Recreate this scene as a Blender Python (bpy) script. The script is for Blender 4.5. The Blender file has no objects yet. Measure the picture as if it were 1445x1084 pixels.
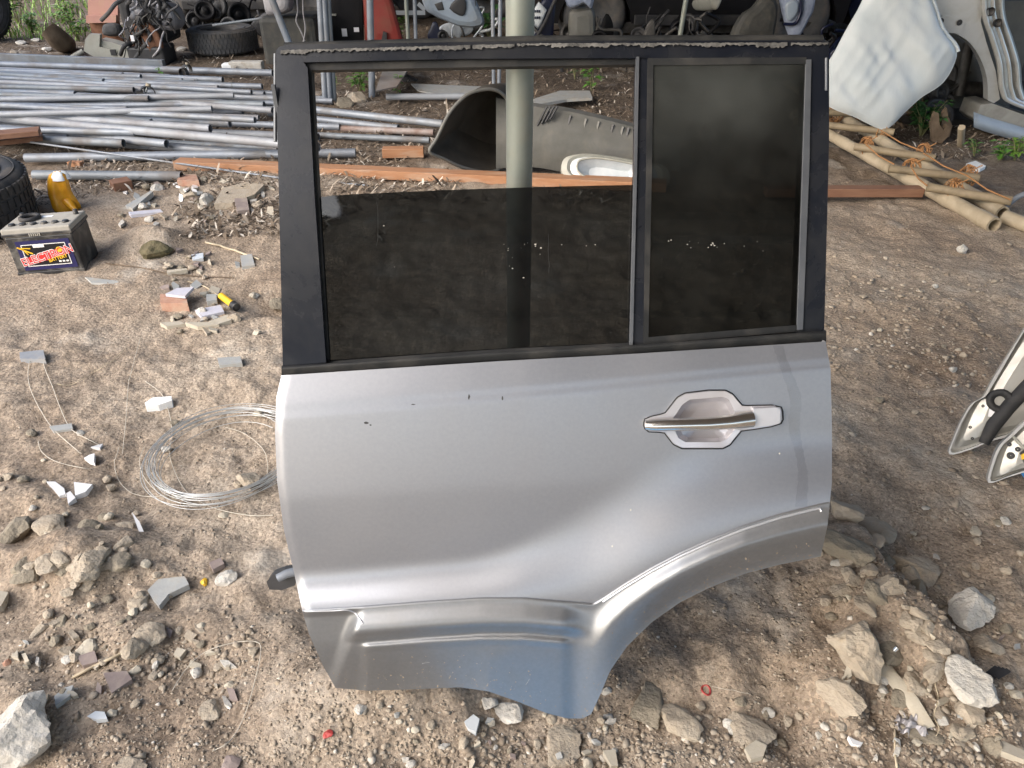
import bpy, math, random
import numpy as np
from mathutils import Vector, Matrix

random.seed(7)
RNG = np.random.default_rng(11)
scene = bpy.context.scene
COL = scene.collection
R = math.radians

# ------------------------------------------------------------------ camera
CAM_H, PITCH, FPX, W0, H0 = 1.40, R(33.0), 1080.0, 1445.0, 1084.0
cd = bpy.data.cameras.new('camera')
cam = bpy.data.objects.new('camera', cd)
COL.objects.link(cam)
cam.location = (0, 0, CAM_H)
cam.rotation_euler = (R(90) - PITCH, 0, 0)
cd.sensor_width = 36.0
cd.lens = FPX / W0 * 36.0
cd.clip_start, cd.clip_end = 0.02, 2000
scene.camera = cam

# ------------------------------------------------------------------ light
SUN_EL = R(34)
SUN_AZ = (-0.80, -0.60)
_n = math.hypot(*SUN_AZ)
SX, SY = SUN_AZ[0] / _n, SUN_AZ[1] / _n
world = bpy.data.worlds.new('World')
scene.world = world
world.use_nodes = True
wn = world.node_tree
wn.nodes.clear()
sky = wn.nodes.new('ShaderNodeTexSky')
sky.sky_type = 'NISHITA'
sky.sun_disc = False
sky.sun_elevation = SUN_EL
sky.sun_rotation = math.atan2(SX, SY)
sky.air_density, sky.dust_density, sky.ozone_density = 1.0, 3.0, 1.0
bg = wn.nodes.new('ShaderNodeBackground')
bg.inputs['Strength'].default_value = 0.15
wo = wn.nodes.new('ShaderNodeOutputWorld')
wn.links.new(sky.outputs[0], bg.inputs['Color'])
wn.links.new(bg.outputs[0], wo.inputs['Surface'])

sl = bpy.data.lights.new('sun', 'SUN')
sl.energy = 1.5
sl.angle = R(65)
sl.color = (1.0, 0.975, 0.94)
sun = bpy.data.objects.new('sun', sl)
COL.objects.link(sun)
sd = Vector((SX * math.cos(SUN_EL), SY * math.cos(SUN_EL), math.sin(SUN_EL)))
sun.rotation_euler = (-sd).to_track_quat('-Z', 'Y').to_euler()
sun.location = sd * 20

vs = scene.view_settings
vs.view_transform, vs.look = 'Standard', 'None'
vs.exposure, vs.gamma = 1.28, 1.0
vs.use_curve_mapping = False
scene.cycles.use_denoising = True
scene.cycles.max_bounces = 8
scene.cycles.diffuse_bounces = 4
scene.cycles.transparent_max_bounces = 16

# ------------------------------------------------------------------ pixel -> place
CP, SP = math.cos(PITCH), math.sin(PITCH)
C0 = np.array([0, 0, CAM_H])

def ray(px, py):
    a, b = (px - W0 / 2) / FPX, (py - H0 / 2) / FPX
    return np.array([a, CP - b * SP, -SP - b * CP])

def gp(px, py, z=0.0):                  # on the level z
    d = ray(px, py)
    return C0 + d * ((z - CAM_H) / d[2])

def at(px, py, Y):                      # on the upright plane y = Y
    d = ray(px, py)
    return C0 + d * (Y / d[1])

def onplane(px, py, P, N):
    d = ray(px, py)
    return C0 + d * (np.dot(P - C0, N) / np.dot(d, N))

def mpp(p):                             # metres per photo pixel at a point
    return (p[1] * CP - (p[2] - CAM_H) * SP) / FPX

# ------------------------------------------------------------------ noise
def _hash(ix, iy):
    n = np.sin(ix * 127.1 + iy * 311.7) * 43758.5453
    return n - np.floor(n)

def vnoise(x, y):
    ix, iy = np.floor(x), np.floor(y)
    fx, fy = x - ix, y - iy
    fx, fy = fx * fx * (3 - 2 * fx), fy * fy * (3 - 2 * fy)
    a, b = _hash(ix, iy), _hash(ix + 1, iy)
    c, d = _hash(ix, iy + 1), _hash(ix + 1, iy + 1)
    return (a * (1 - fx) + b * fx) * (1 - fy) + (c * (1 - fx) + d * fx) * fy - 0.5

def fbm(x, y, o=3):
    s, a = 0, 1.0
    for i in range(o):
        s = s + a * vnoise(x * 2 ** i + 17.3 * i, y * 2 ** i - 9.1 * i)
        a *= 0.5
    return s

# mounds: photo x, photo y, height, radius across, radius along
_M = [(110, 800, .085, .17, .10), (40, 720, .030, .14, .10), (215, 352, .10, .15, .10), (490, 985, .080, .17, .12), (600, 985, .060, .11, .10),
      (380, 560, .02, .30, .14), (1150, 800, .075, .14, .12), (1240, 900, .05, .12, .10), (1060, 900, .03, .10, .10),
      (1010, 960, .012, .08, .06), (1300, 1000, .03, .10, .10), (1175, 985, .045, .06, .07), (330, 900, .02, .18, .08),
      (60, 1010, .03, .12, .06), (390, 430, -.06, .13, .10), (300, 395, -.02, .15, .08), (1330, 760, -.02, .20, .10)]
_MW = [(gp(a, b), h, rx, ry) for a, b, h, rx, ry in _M]

_B0, _B1 = gp(1165, 712)[:2], gp(1425, 1075)[:2]
_BN = np.array([(_B1 - _B0)[1], -(_B1 - _B0)[0]]) / np.linalg.norm(_B1 - _B0)
if np.dot(gp(1050, 950)[:2] - _B0, _BN) < 0: _BN = -_BN

def hgt(x, y):
    x, y = np.asarray(x, float), np.asarray(y, float)
    m = 1 - np.exp(-(x / .7) ** 2 - ((y - .95) / .4) ** 2)
    far = np.clip(1.3 - y / 14, .0, 1)
    z = .05 * fbm(x * .55 + 3, y * .55, 2) * m
    z = z + (.028 * fbm(x * 3.1, y * 3.1 + 5, 3)) * (.35 + .65 * m)
    rid = 1 - np.abs(fbm(x * 5.5 + 31, y * 5.5 + 2, 3)) * 2
    z = z + .020 * (rid - .7) * np.clip(.4 + 1.6 * vnoise(x * 1.4 + 5, y * 1.4), .1, 1)
    z = z + .012 * fbm(x * 18, y * 18, 3) * far
    cl = 1 - np.abs(fbm(x * 13 + 7, y * 13 - 3, 3)) * 2.2
    z = z + .016 * np.clip(cl - .45, 0, 1) * np.clip(2.2 * vnoise(x * 2.3 + 1, y * 2.3 + 9) + .25, 0, 1) * far
    z = z + .004 * fbm(x * 60, y * 60, 2) * np.clip(1.2 - y / 3, 0, 1)
    # broken bank of earth right of the door: higher on the door side of a ragged line
    sdl = (x - _B0[0]) * _BN[0] + (y - _B0[1]) * _BN[1] + .05 * fbm(x * 6 + 2, y * 6, 3)
    along = ((x - _B0[0]) * (_B1 - _B0)[0] + (y - _B0[1]) * (_B1 - _B0)[1]) / np.linalg.norm(_B1 - _B0)
    e = np.clip(sdl / .045 + .5, 0, 1)
    z = z + .065 * e * e * (3 - 2 * e) * np.exp(-np.clip(sdl, 0, 9) / .22) * np.clip(along / .08 + .6, 0, 1) * np.clip((.62 - along) / .1, 0, 1)
    # crumbly clods on both heaps
    hp = np.exp(-((x + .88) / .34) ** 2 - ((y - 1.28) / .20) ** 2) + np.exp(-((x - .62) / .30) ** 2 - ((y - 1.08) / .26) ** 2)
    z = z + hp * (.030 * fbm(x * 9 + 3, y * 9 + 4, 4) + .020 * np.clip(.5 - np.abs(fbm(x * 15, y * 15 + 8, 2)) * 1.6, -.3, .5))
    for p, a, rx, ry in _MW:
        z = z + a * np.exp(-((x - p[0]) / rx) ** 2 - ((y - p[1]) / ry) ** 2)
    return z

def gh(px, py, up=0.0):                 # on the ground as built
    z = 0.0
    for _ in range(5):
        p = gp(px, py, z)
        z = float(hgt(p[0], p[1])) + up
    p[2] = z
    return p

# ------------------------------------------------------------------ materials
MATS = {}

def mat(name, c1, c2=None, scale=8.0, rough=.6, metal=0.0, bump=0.0, bscale=60.0, detail=5.0, coat=0.0, spec=.5, dirt=None, dirt_amt=.5,
        dirt_scale=5.0, trans=0.0, island=False, stretch=None, sss=0.0, dirt_lo=.48, dirt_hi=.66, dirt_det=7):
    m = bpy.data.materials.new(name)
    m.use_nodes = True
    nt = m.node_tree
    b = nt.nodes['Principled BSDF']
    L = nt.links.new
    tc = nt.nodes.new('ShaderNodeTexCoord')
    vec = tc.outputs['Object']
    if stretch:
        mp = nt.nodes.new('ShaderNodeMapping')
        mp.inputs['Scale'].default_value = stretch
        L(vec, mp.inputs[0])
        vec = mp.outputs[0]
    c2 = c2 or c1

    def noise(s, d=detail, dist=0.0):
        n = nt.nodes.new('ShaderNodeTexNoise')
        n.inputs['Scale'].default_value = s
        n.inputs['Detail'].default_value = d
        n.inputs['Roughness'].default_value = .62
        n.inputs['Distortion'].default_value = dist
        L(vec, n.inputs['Vector'])
        return n.outputs['Fac']

    def ramp(src, stops):
        r = nt.nodes.new('ShaderNodeValToRGB')
        e = r.color_ramp.elements
        while len(e) < len(stops):
            e.new(.5)
        for el, (p, c) in zip(e, stops):
            el.position = p
            el.color = (*c, 1) if len(c) == 3 else c
        L(src, r.inputs[0])
        return r.outputs[0]
    if island:
        g = nt.nodes.new('ShaderNodeNewGeometry')
        col = ramp(g.outputs['Random Per Island'], island)
    else:
        col = ramp(noise(scale), [(.32, c1), (.68, c2)])
    if dirt:
        mx = nt.nodes.new('ShaderNodeMix')
        mx.data_type = 'RGBA'
        f = ramp(noise(dirt_scale, dirt_det, .4), [(dirt_lo, (0, 0, 0)), (dirt_hi, (dirt_amt,) * 3)])
        L(f, mx.inputs[0])
        L(col, mx.inputs[6])
        mx.inputs[7].default_value = (*dirt, 1)
        col = mx.outputs[2]
        rr = nt.nodes.new('ShaderNodeMapRange')
        rr.inputs[3].default_value = rough
        rr.inputs[4].default_value = min(1, rough + .35)
        L(f, rr.inputs[0])
        L(rr.outputs[0], b.inputs['Roughness'])
    else:
        b.inputs['Roughness'].default_value = rough
    L(col, b.inputs['Base Color'])
    b.inputs['Metallic'].default_value = metal
    b.inputs['Specular IOR Level'].default_value = spec
    b.inputs['Coat Weight'].default_value = coat
    b.inputs['Coat Roughness'].default_value = .12
    b.inputs['Transmission Weight'].default_value = trans
    if sss:
        b.inputs['Subsurface Weight'].default_value = sss
        b.inputs['Subsurface Radius'].default_value = (.02, .012, .006)
    if bump:
        bn = nt.nodes.new('ShaderNodeBump')
        bn.inputs['Strength'].default_value = bump
        bn.inputs['Distance'].default_value = .01
        L(noise(bscale, 6), bn.inputs['Height'])
        L(bn.outputs[0], b.inputs['Normal'])
    MATS[name] = m
    return m

mat('silver_paint', (.285, .30, .335), (.31, .325, .36), scale=160, rough=.35, metal=.72, coat=.15, dirt=(.30, .285, .28), dirt_amt=.45, dirt_scale=2.2, dirt_lo=.34, dirt_hi=.80, dirt_det=3)
mat('silver_edge', (.50, .51, .54), rough=.35, metal=.6)
mat('cladding', (.225, .235, .25), (.25, .26, .275), scale=140, rough=.37, metal=.72, dirt=(.20, .185, .165), dirt_amt=.5, dirt_scale=5, dirt_lo=.40, dirt_hi=.85, dirt_det=5)
mat('lilac_silver', (.50, .49, .52), (.55, .54, .57), scale=20, rough=.30, metal=.55, coat=.3)
mat('chrome', (.82, .80, .76), (.86, .84, .80), rough=.22, metal=1.0, scale=30)
mat('black_frame', (.006, .008, .013), (.012, .014, .020), scale=6, rough=.25, spec=.3, dirt_lo=.40, dirt_hi=.9, dirt=(.075, .073, .066), dirt_amt=.40, dirt_scale=7, bump=.02, bscale=200)
mat('black_rubber', (.010, .011, .012), (.019, .020, .021), scale=20, rough=.6, spec=.3, dirt=(.075, .07, .063), dirt_amt=.4, dirt_scale=12, bump=.05, bscale=150)
mat('old_seal', (.03, .03, .03), (.17, .165, .155), scale=38, rough=.85, bump=.4, bscale=140, detail=8)
mat('grey_strip', (.075, .082, .095), (.13, .138, .15), scale=9, rough=.4, metal=.3)
mat('dark_inner', (.05, .05, .05), (.09, .09, .085), rough=.8)
mat('galvanised', (.18, .20, .235), (.265, .295, .335), scale=7, rough=.5, metal=.28, bump=.03, bscale=120, dirt=(.20, .18, .16), dirt_amt=.55, dirt_scale=4)
mat('galvanised_dull', (.15, .17, .19), (.22, .245, .27), scale=6, rough=.55, metal=.25, bump=.03, bscale=120, dirt=(.16, .13, .11), dirt_amt=.6, dirt_scale=4)
mat('galvanised_stained', (.24, .25, .27), (.32, .34, .37), scale=7, rough=.6, metal=.2, bump=.05, bscale=120, dirt=(.18, .13, .10), dirt_amt=.5, dirt_scale=3, dirt_lo=.50, dirt_hi=.8)
mat('post_paint', (.20, .225, .20), (.27, .29, .262), scale=9, rough=.42, metal=.35, dirt=(.26, .25, .20), dirt_amt=.5, dirt_scale=11, bump=.03, bscale=200)
mat('rusty_pipe', (.20, .12, .09), (.36, .33, .32), scale=9, rough=.7, metal=.3, bump=.1)
mat('timber', (.29, .135, .065), (.37, .195, .105), scale=5, rough=.75, bump=.15, bscale=50, stretch=(1, 9, 9), dirt=(.40, .33, .26), dirt_amt=.5, dirt_scale=3)
mat('timber_brown', (.16, .075, .045), (.24, .13, .08), scale=5, rough=.8, bump=.2, bscale=50, stretch=(1, 8, 8))
mat('bamboo', (.32, .265, .185), (.42, .355, .26), scale=6, rough=.6, bump=.08, bscale=60, dirt=(.22, .18, .12), dirt_amt=.6, dirt_scale=7)
mat('bamboo_dark', (.19, .15, .095), (.27, .215, .14), scale=6, rough=.6, bump=.08, bscale=60, dirt=(.15, .12, .08), dirt_amt=.6, dirt_scale=9)
mat('twine', (.27, .13, .05), (.37, .19, .075), scale=60, rough=.8)
mat('rubber', (.018, .018, .020), (.032, .032, .034), scale=20, rough=.72, bump=.15, bscale=200, dirt=(.12, .105, .09), dirt_amt=.5, dirt_scale=6)
mat('rubber_worn', (.05, .052, .055), (.075, .075, .078), scale=20, rough=.8, bump=.15, bscale=120, dirt=(.14, .12, .10), dirt_amt=.6, dirt_scale=6)
mat('battery_case', (.014, .014, .016), (.026, .026, .028), scale=20, rough=.45, dirt=(.20, .185, .16), dirt_amt=.55, dirt_scale=16)
mat('battery_lid', (.30, .285, .25), (.38, .36, .32), scale=22, rough=.85, bump=.1, bscale=200)
mat('print_blue', (.018, .018, .085), rough=.35)
mat('print_black', (.008, .008, .012), rough=.35)
mat('print_red', (.58, .03, .03), rough=.4)
mat('print_white', (.75, .74, .72), rough=.45)
mat('print_yellow', (.78, .46, .03), rough=.4)
mat('amber_plastic', (.62, .27, .012), (.80, .40, .03), scale=14, rough=.22, sss=.35, bump=.35, bscale=28)
mat('white_film', (.44, .49, .52), (.54, .57, .58), scale=3, rough=.38, bump=.30, bscale=9, coat=.25, stretch=(1.3, 1.3, .5), detail=4)
mat('white_tile', (.76, .76, .76), (.82, .82, .82), rough=.25)
mat('grey_tile', (.30, .31, .31), (.37, .38, .37), scale=30, rough=.6, bump=.1, bscale=200, dirt=(.40, .35, .28), dirt_amt=.6, dirt_scale=18)
mat('brown_tile', (.21, .165, .155), (.27, .22, .20), scale=30, rough=.65, bump=.1, bscale=200, dirt=(.40, .34, .27), dirt_amt=.5, dirt_scale=20)
mat('beige_tile', (.40, .36, .29), (.47, .43, .35), scale=30, rough=.75, bump=.15, bscale=200, dirt=(.36, .29, .21), dirt_amt=.5, dirt_scale=20)
mat('mud', (.27, .215, .16), (.34, .28, .215), scale=60, rough=.95)
mat('slate', (.22, .235, .26), (.28, .295, .32), scale=30, rough=.6, dirt=(.38, .33, .26), dirt_amt=.4, dirt_scale=25)
mat('lilac_strip', (.45, .45, .52), (.52, .52, .58), scale=20, rough=.6, dirt=(.38, .33, .26), dirt_amt=.4, dirt_scale=20)
mat('brick', (.36, .19, .13), (.44, .27, .20), scale=30, rough=.9, bump=.3, bscale=120, dirt=(.38, .30, .22), dirt_amt=.6, dirt_scale=15)
mat('rock', (.31, .26, .20), (.41, .36, .29), scale=18, rough=.95, bump=.55, bscale=90, dirt=(.33, .265, .185), dirt_amt=.7, dirt_scale=14)
mat('rock_pale', (.42, .40, .36), (.56, .54, .50), scale=16, rough=.92, bump=.6, bscale=80, dirt=(.33, .28, .21), dirt_amt=.55, dirt_scale=14)
mat('rock_dark', (.19, .165, .125), (.28, .245, .19), scale=18, rough=.95, bump=.55, bscale=90)
mat('wire', (.48, .50, .51), (.58, .59, .58), rough=.4, metal=.6)
mat('pale_cord', (.50, .46, .39), rough=.7)
mat('foam', (.78, .80, .80), rough=.7, bump=.2, bscale=200)
mat('grey_plastic', (.095, .095, .085), (.13, .128, .118), scale=10, rough=.6, bump=.05, dirt=(.19, .175, .145), dirt_amt=.45, dirt_scale=6)
mat('liner_dark', (.030, .030, .028), (.05, .05, .046), scale=10, rough=.7, dirt=(.11, .10, .08), dirt_amt=.5, dirt_scale=9)
mat('bumper_inside_shade', (.028, .023, .017), (.05, .042, .032), scale=8, rough=.8)  # hollow bumper end coloured dark to stand for its shade
mat('moss', (.07, .065, .03), (.17, .14, .08), scale=20, rough=.95, bump=.6, bscale=90)
mat('dark_plastic', (.020, .020, .022), (.035, .035, .038), rough=.5, dirt=(.09, .08, .07), dirt_amt=.4)
mat('light_plastic', (.28, .28, .245), (.36, .36, .32), scale=12, rough=.5, dirt=(.30, .28, .23), dirt_amt=.5, dirt_scale=9)
mat('pale_lens', (.48, .52, .55), (.60, .63, .65), scale=14, rough=.25, coat=.5)
mat('silver_body', (.49, .50, .50), (.56, .57, .57), scale=3, rough=.3, metal=.45, coat=.4, dirt=(.30, .27, .2), dirt_amt=.35)
mat('champagne', (.34, .335, .31), (.44, .435, .41), scale=4, rough=.34, metal=.4, coat=.3, dirt=(.17, .15, .12), dirt_amt=.45, dirt_scale=7)
mat('black_paint', (.004, .004, .005), (.008, .008, .010), rough=.55, spec=.2, dirt=(.016, .014, .013), dirt_amt=.5, dirt_scale=3)
mat('navy_paint', (.004, .007, .028), (.007, .012, .042), rough=.35, dirt=(.015, .015, .018), dirt_amt=.4)
mat('red_paint', (.17, .016, .012), (.23, .028, .02), scale=4, rough=.45, dirt=(.16, .07, .04), dirt_amt=.5)
mat('pink_panel', (.42, .21, .17), (.48, .27, .22), scale=3, rough=.55, dirt=(.5, .4, .2), dirt_amt=.3)
mat('blue_grey_plastic', (.26, .32, .40), (.33, .39, .46), scale=4, rough=.4, dirt=(.22, .21, .19), dirt_amt=.5)
mat('lamp_blue', (.22, .26, .36), (.32, .37, .48), scale=16, rough=.2, coat=.7)
mat('grease_metal', (.035, .033, .031), (.10, .095, .09), scale=12, rough=.55, metal=.5, bump=.2, bscale=60)
mat('alu_cast', (.30, .29, .31), (.40, .39, .40), scale=14, rough=.55, metal=.5, bump=.15)
mat('rust', (.13, .055, .03), (.24, .12, .07), scale=14, rough=.9, bump=.3)
mat('dead_wood', (.10, .07, .045), (.17, .125, .085), scale=14, rough=.95, bump=.5, bscale=40)
mat('twig', (.42, .35, .24), (.52, .44, .32), scale=30, rough=.85)
mat('leaf', (.06, .17, .025), (.12, .27, .04), scale=30, rough=.5)
mat('leaf_bright', (.11, .22, .03), (.19, .32, .05), scale=30, rough=.5)
mat('leaf_dark', (.03, .10, .025), (.055, .15, .04), scale=30, rough=.5)
mat('stem', (.14, .15, .06), (.2, .19, .09), rough=.8)
mat('blue_bounce', (.09, .38, .76), (.12, .44, .82), scale=5, rough=.45, bump=.3, bscale=12)  # colour of the added sheet that throws blue onto the door
mat('red_plastic', (.38, .05, .045), rough=.45)
mat('roof_metal', (.20, .19, .18), (.28, .26, .24), scale=2, rough=.7, dirt=(.16, .09, .06), dirt_amt=.6, dirt_scale=1.2)
mat('label_white', (.80, .80, .82), rough=.5)
mat('blue_clip', (.10, .36, .75), rough=.4)
mat('pebbles', None or (.3, .25, .19), rough=.95, bump=.25, bscale=200,
    island=[(0.0, (.23, .185, .14)), (.35, (.29, .24, .185)), (.75, (.345, .295, .235)), (.965, (.41, .36, .295)), (.997, (.58, .55, .50))])
mat('litter', (.3, .25, .19), rough=.9,
    island=[(0.0, (.05, .036, .026)), (.3, (.12, .088, .062)), (.62, (.23, .18, .13)), (.86, (.36, .30, .24)), (.975, (.58, .53, .46))])

def glass_mat(name, tint, dust, dust_scale, grad=None, dust_amt=.7):
    m = bpy.data.materials.new(name)
    m.use_nodes = True
    nt = m.node_tree
    nt.nodes.clear()
    L = nt.links.new
    out = nt.nodes.new('ShaderNodeOutputMaterial')
    tr = nt.nodes.new('ShaderNodeBsdfTransparent')
    tr.inputs[0].default_value = (*tint, 1)
    gl = nt.nodes.new('ShaderNodeBsdfGlossy')
    gl.inputs['Roughness'].default_value = .03
    gl.inputs[0].default_value = (.8, .8, .8, 1)
    fr = nt.nodes.new('ShaderNodeFresnel')
    fr.inputs[0].default_value = 1.4
    mx = nt.nodes.new('ShaderNodeMixShader')
    L(fr.outputs[0], mx.inputs[0])
    L(tr.outputs[0], mx.inputs[1])
    L(gl.outputs[0], mx.inputs[2])
    df = nt.nodes.new('ShaderNodeBsdfDiffuse')
    df.inputs[0].default_value = (*dust, 1)
    tc = nt.nodes.new('ShaderNodeTexCoord')
    n = nt.nodes.new('ShaderNodeTexNoise')
    n.inputs['Scale'].default_value = dust_scale
    n.inputs['Detail'].default_value = 8
    n.inputs['Roughness'].default_value = .6
    n.inputs['Distortion'].default_value = .15
    L(tc.outputs['Object'], n.inputs['Vector'])
    rp = nt.nodes.new('ShaderNodeMapRange')
    rp.inputs[1].default_value, rp.inputs[2].default_value = .42, .75
    rp.inputs[3].default_value, rp.inputs[4].default_value = dust_amt * .15, dust_amt
    L(n.outputs['Fac'], rp.inputs[0])
    fac = rp.outputs[0]
    if grad:                            # wiped-on grime plus a painted pale reflection, both thinning below a height
        sx = nt.nodes.new('ShaderNodeSeparateXYZ')
        L(tc.outputs['Object'], sx.inputs[0])
        gr = nt.nodes.new('ShaderNodeMapRange')
        gr.inputs[1].default_value, gr.inputs[2].default_value = grad
        gr.inputs[3].default_value, gr.inputs[4].default_value = .12, 1
        L(sx.outputs['Z'], gr.inputs[0])
        mm = nt.nodes.new('ShaderNodeMath')
        mm.operation = 'MULTIPLY'
        L(fac, mm.inputs[0])
        L(gr.outputs[0], mm.inputs[1])
        fac = mm.outputs[0]
    m2 = nt.nodes.new('ShaderNodeMixShader')
    L(fac, m2.inputs[0])
    L(mx.outputs[0], m2.inputs[1])
    L(df.outputs[0], m2.inputs[2])
    L(m2.outputs[0], out.inputs['Surface'])
    MATS[name] = m

glass_mat('tinted_glass', (.235, .252, .262), (.20, .20, .20), 3, dust_amt=.05)
glass_mat('tinted_quarter', (.165, .176, .18), (.30, .32, .305), 3.5, grad=(.95, 1.2), dust_amt=.26)
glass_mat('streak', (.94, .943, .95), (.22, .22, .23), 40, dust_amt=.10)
glass_mat('clear_film', (.85, .87, .88), (.75, .78, .8), 5, dust_amt=.6)

# ------------------------------------------------------------------ mesh builder
class MB:
    def __init__(self):
        self.v, self.f, self.s = [], [], []

    def add(self, vs_, fs, smooth=False):
        o = len(self.v)
        self.v += [tuple(map(float, p)) for p in vs_]
        self.f += [tuple(i + o for i in f) for f in fs]
        self.s += [smooth] * len(fs)
        return self

    def box(self, c, size, ax=None):
        c = np.array(c, float)
        ax = np.eye(3) if ax is None else ax
        h = np.array(size) / 2
        vs_ = [c + ax[0] * h[0] * i + ax[1] * h[1] * j + ax[2] * h[2] * k for k in (-1, 1) for j in (-1, 1) for i in (-1, 1)]
        return self.add(vs_, [(0, 2, 3, 1), (4, 5, 7, 6), (0, 1, 5, 4), (2, 6, 7, 3), (0, 4, 6, 2), (1, 3, 7, 5)])

    def beam(self, p0, p1, w, h, up=(0, 0, 1)):
        p0, p1 = np.array(p0, float), np.array(p1, float)
        d = p1 - p0
        l = np.linalg.norm(d)
        d /= l
        s = np.cross(d, up)
        s /= np.linalg.norm(s)
        u = np.cross(s, d)
        return self.box((p0 + p1) / 2, (l, w, h), np.array([d, s, u]))

    def tube(self, pts, r, n=10, caps=True, closed=False):
        pts = [np.array(p, float) for p in pts]
        m = len(pts)
        rs = r if hasattr(r, '__len__') else [r] * m
        rings = []
        prev = None
        for i, p in enumerate(pts):
            if closed:
                t = pts[(i + 1) % m] - pts[i - 1]
            else:
                t = pts[min(i + 1, m - 1)] - pts[max(i - 1, 0)]
            t = t / (np.linalg.norm(t) + 1e-9)
            if prev is None:
                a = np.array([0, 0, 1.0]) if abs(t[2]) < .9 else np.array([1.0, 0, 0])
                prev = np.cross(t, a)
            u = prev - t * np.dot(prev, t)
            u /= np.linalg.norm(u) + 1e-9
            prev = u
            w = np.cross(t, u)
            rings.append([p + (u * math.cos(2 * math.pi * k / n) + w * math.sin(2 * math.pi * k / n)) * rs[i] for k in range(n)])
        vs_ = [q for rg in rings for q in rg]
        fs = []
        for i in range(m if closed else m - 1):
            j = (i + 1) % m
            for k in range(n):
                k2 = (k + 1) % n
                fs.append((i * n + k, i * n + k2, j * n + k2, j * n + k))
        self.add(vs_, fs, True)
        if caps and not closed:
            self.add(rings[0], [tuple(range(n))[::-1]])
            self.add(rings[-1], [tuple(range(n))])
        return self

    def pipe(self, p0, p1, r, wall=.004, n=14):
        p0, p1 = np.array(p0, float), np.array(p1, float)
        d = (p1 - p0) / np.linalg.norm(p1 - p0)
        self.tube([p0, p1], r, n, caps=False)
        for a, s in ((p0, 1), (p1, -1)):
            e = np.array([0, 0, 1.0]) if abs(d[2]) < .9 else np.array([1.0, 0, 0])
            u = np.cross(d, e)
            u /= np.linalg.norm(u)
            w = np.cross(d, u)
            ring = lambda rr, off: [a + d * s * off + (u * math.cos(2 * math.pi * k / n) + w * math.sin(2 * math.pi * k / n)) * rr for k in range(n)]
            o, i0, i1 = ring(r, 0), ring(r - wall, 0), ring(r - wall, .25)
            self.add(o + i0, [(k, (k + 1) % n, n + (k + 1) % n, n + k) for k in range(n)])
            self.add(i0 + i1, [(k, (k + 1) % n, n + (k + 1) % n, n + k) for k in range(n)], True)
            self.add(i1, [tuple(range(n))])
        return self

    def prism(self, poly, vec):
        poly = [np.array(p, float) for p in poly]
        vec = np.array(vec, float)
        n = len(poly)
        back = [p + vec for p in poly]
        self.add(poly, [tuple(range(n))])
        self.add(back, [tuple(range(n))[::-1]])
        self.add(poly + back, [(i, n + i, n + (i + 1) % n, (i + 1) % n) for i in range(n)])
        return self

    def ringstrip(self, a, b, smooth=False, closed=True):
        n = len(a)
        self.add(list(a) + list(b), [(i, (i + 1) % n, n + (i + 1) % n, n + i) for i in range(n if closed else n - 1)], smooth)
        return self

    def grid(self, P, smooth=True, keep=None):       # P[i][j]
        ny, nx = len(P), len(P[0])
        fs = [(i * nx + j, i * nx + j + 1, (i + 1) * nx + j + 1, (i + 1) * nx + j)
              for i in range(ny - 1) for j in range(nx - 1) if keep is None or keep(i, j)]
        return self.add([q for row in P for q in row], fs, smooth)

    def lathe(self, c, prof, n=24, ax=None, smooth=True):   # prof: (r, h) along axis ax[2]
        ax = np.eye(3) if ax is None else ax
        c = np.array(c, float)
        vs_ = [c + (ax[0] * math.cos(2 * math.pi * k / n) + ax[1] * math.sin(2 * math.pi * k / n)) * r + ax[2] * h for r, h in prof for k in range(n)]
        fs = [(i * n + k, i * n + (k + 1) % n, (i + 1) * n + (k + 1) % n, (i + 1) * n + k) for i in range(len(prof) - 1) for k in range(n)]
        return self.add(vs_, fs, smooth)

    def pillow(self, poly, normal, front, back, rings=(1, .93, .75, .45, 0), prof=(0, .55, .85, .97, 1)):
        poly = [np.array(p, float) for p in poly]
        normal = np.array(normal, float)
        normal /= np.linalg.norm(normal)
        c = sum(poly) / len(poly)
        n = len(poly)
        for s, amt in ((1, front), (-1, back)):
            P = [[c + (p - c) * k + normal * (s * amt * q) for p in poly] for k, q in zip(rings[:-1], prof[:-1])]
            for a, b in zip(P[:-1], P[1:]):
                self.ringstrip(a, b, True)
            self.add(P[-1] + [c + normal * s * amt], [(i, (i + 1) % n, n) for i in range(n)], True)
        return self

def mesh_of(name, mb, off):
    me = bpy.data.meshes.new(name)
    V = np.array(mb.v, float) - np.array(off, float)
    me.from_pydata(V.tolist(), [], mb.f)
    me.polygons.foreach_set('use_smooth', mb.s)
    me.update()
    return me

def base_of(mb):
    V = np.array(mb.v)
    lo, hi = V.min(0), V.max(0)
    return ((lo[0] + hi[0]) / 2, (lo[1] + hi[1]) / 2, lo[2])

def tag(o, label=None, cat=None, group=None, kind=None):
    if label: o['label'] = label
    if cat: o['category'] = cat
    if group: o['group'] = group
    if kind: o['kind'] = kind
    return o

def addmods(o, bevel, weld):
    if weld:
        o.modifiers.new('weld', 'WELD').merge_threshold = 1e-4
    if bevel:
        b = o.modifiers.new('bevel', 'BEVEL')
        b.width, b.segments, b.limit_method, b.angle_limit = bevel, 2, 'ANGLE', R(40)

def one(name, mb, m, label=None, cat=None, group=None, kind=None, bevel=0, weld=False):
    off = base_of(mb)
    o = bpy.data.objects.new(name, mesh_of(name, mb, off))
    o.location = off
    o.data.materials.append(MATS[m])
    COL.objects.link(o)
    addmods(o, bevel, weld)
    return tag(o, label, cat, group, kind)

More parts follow.
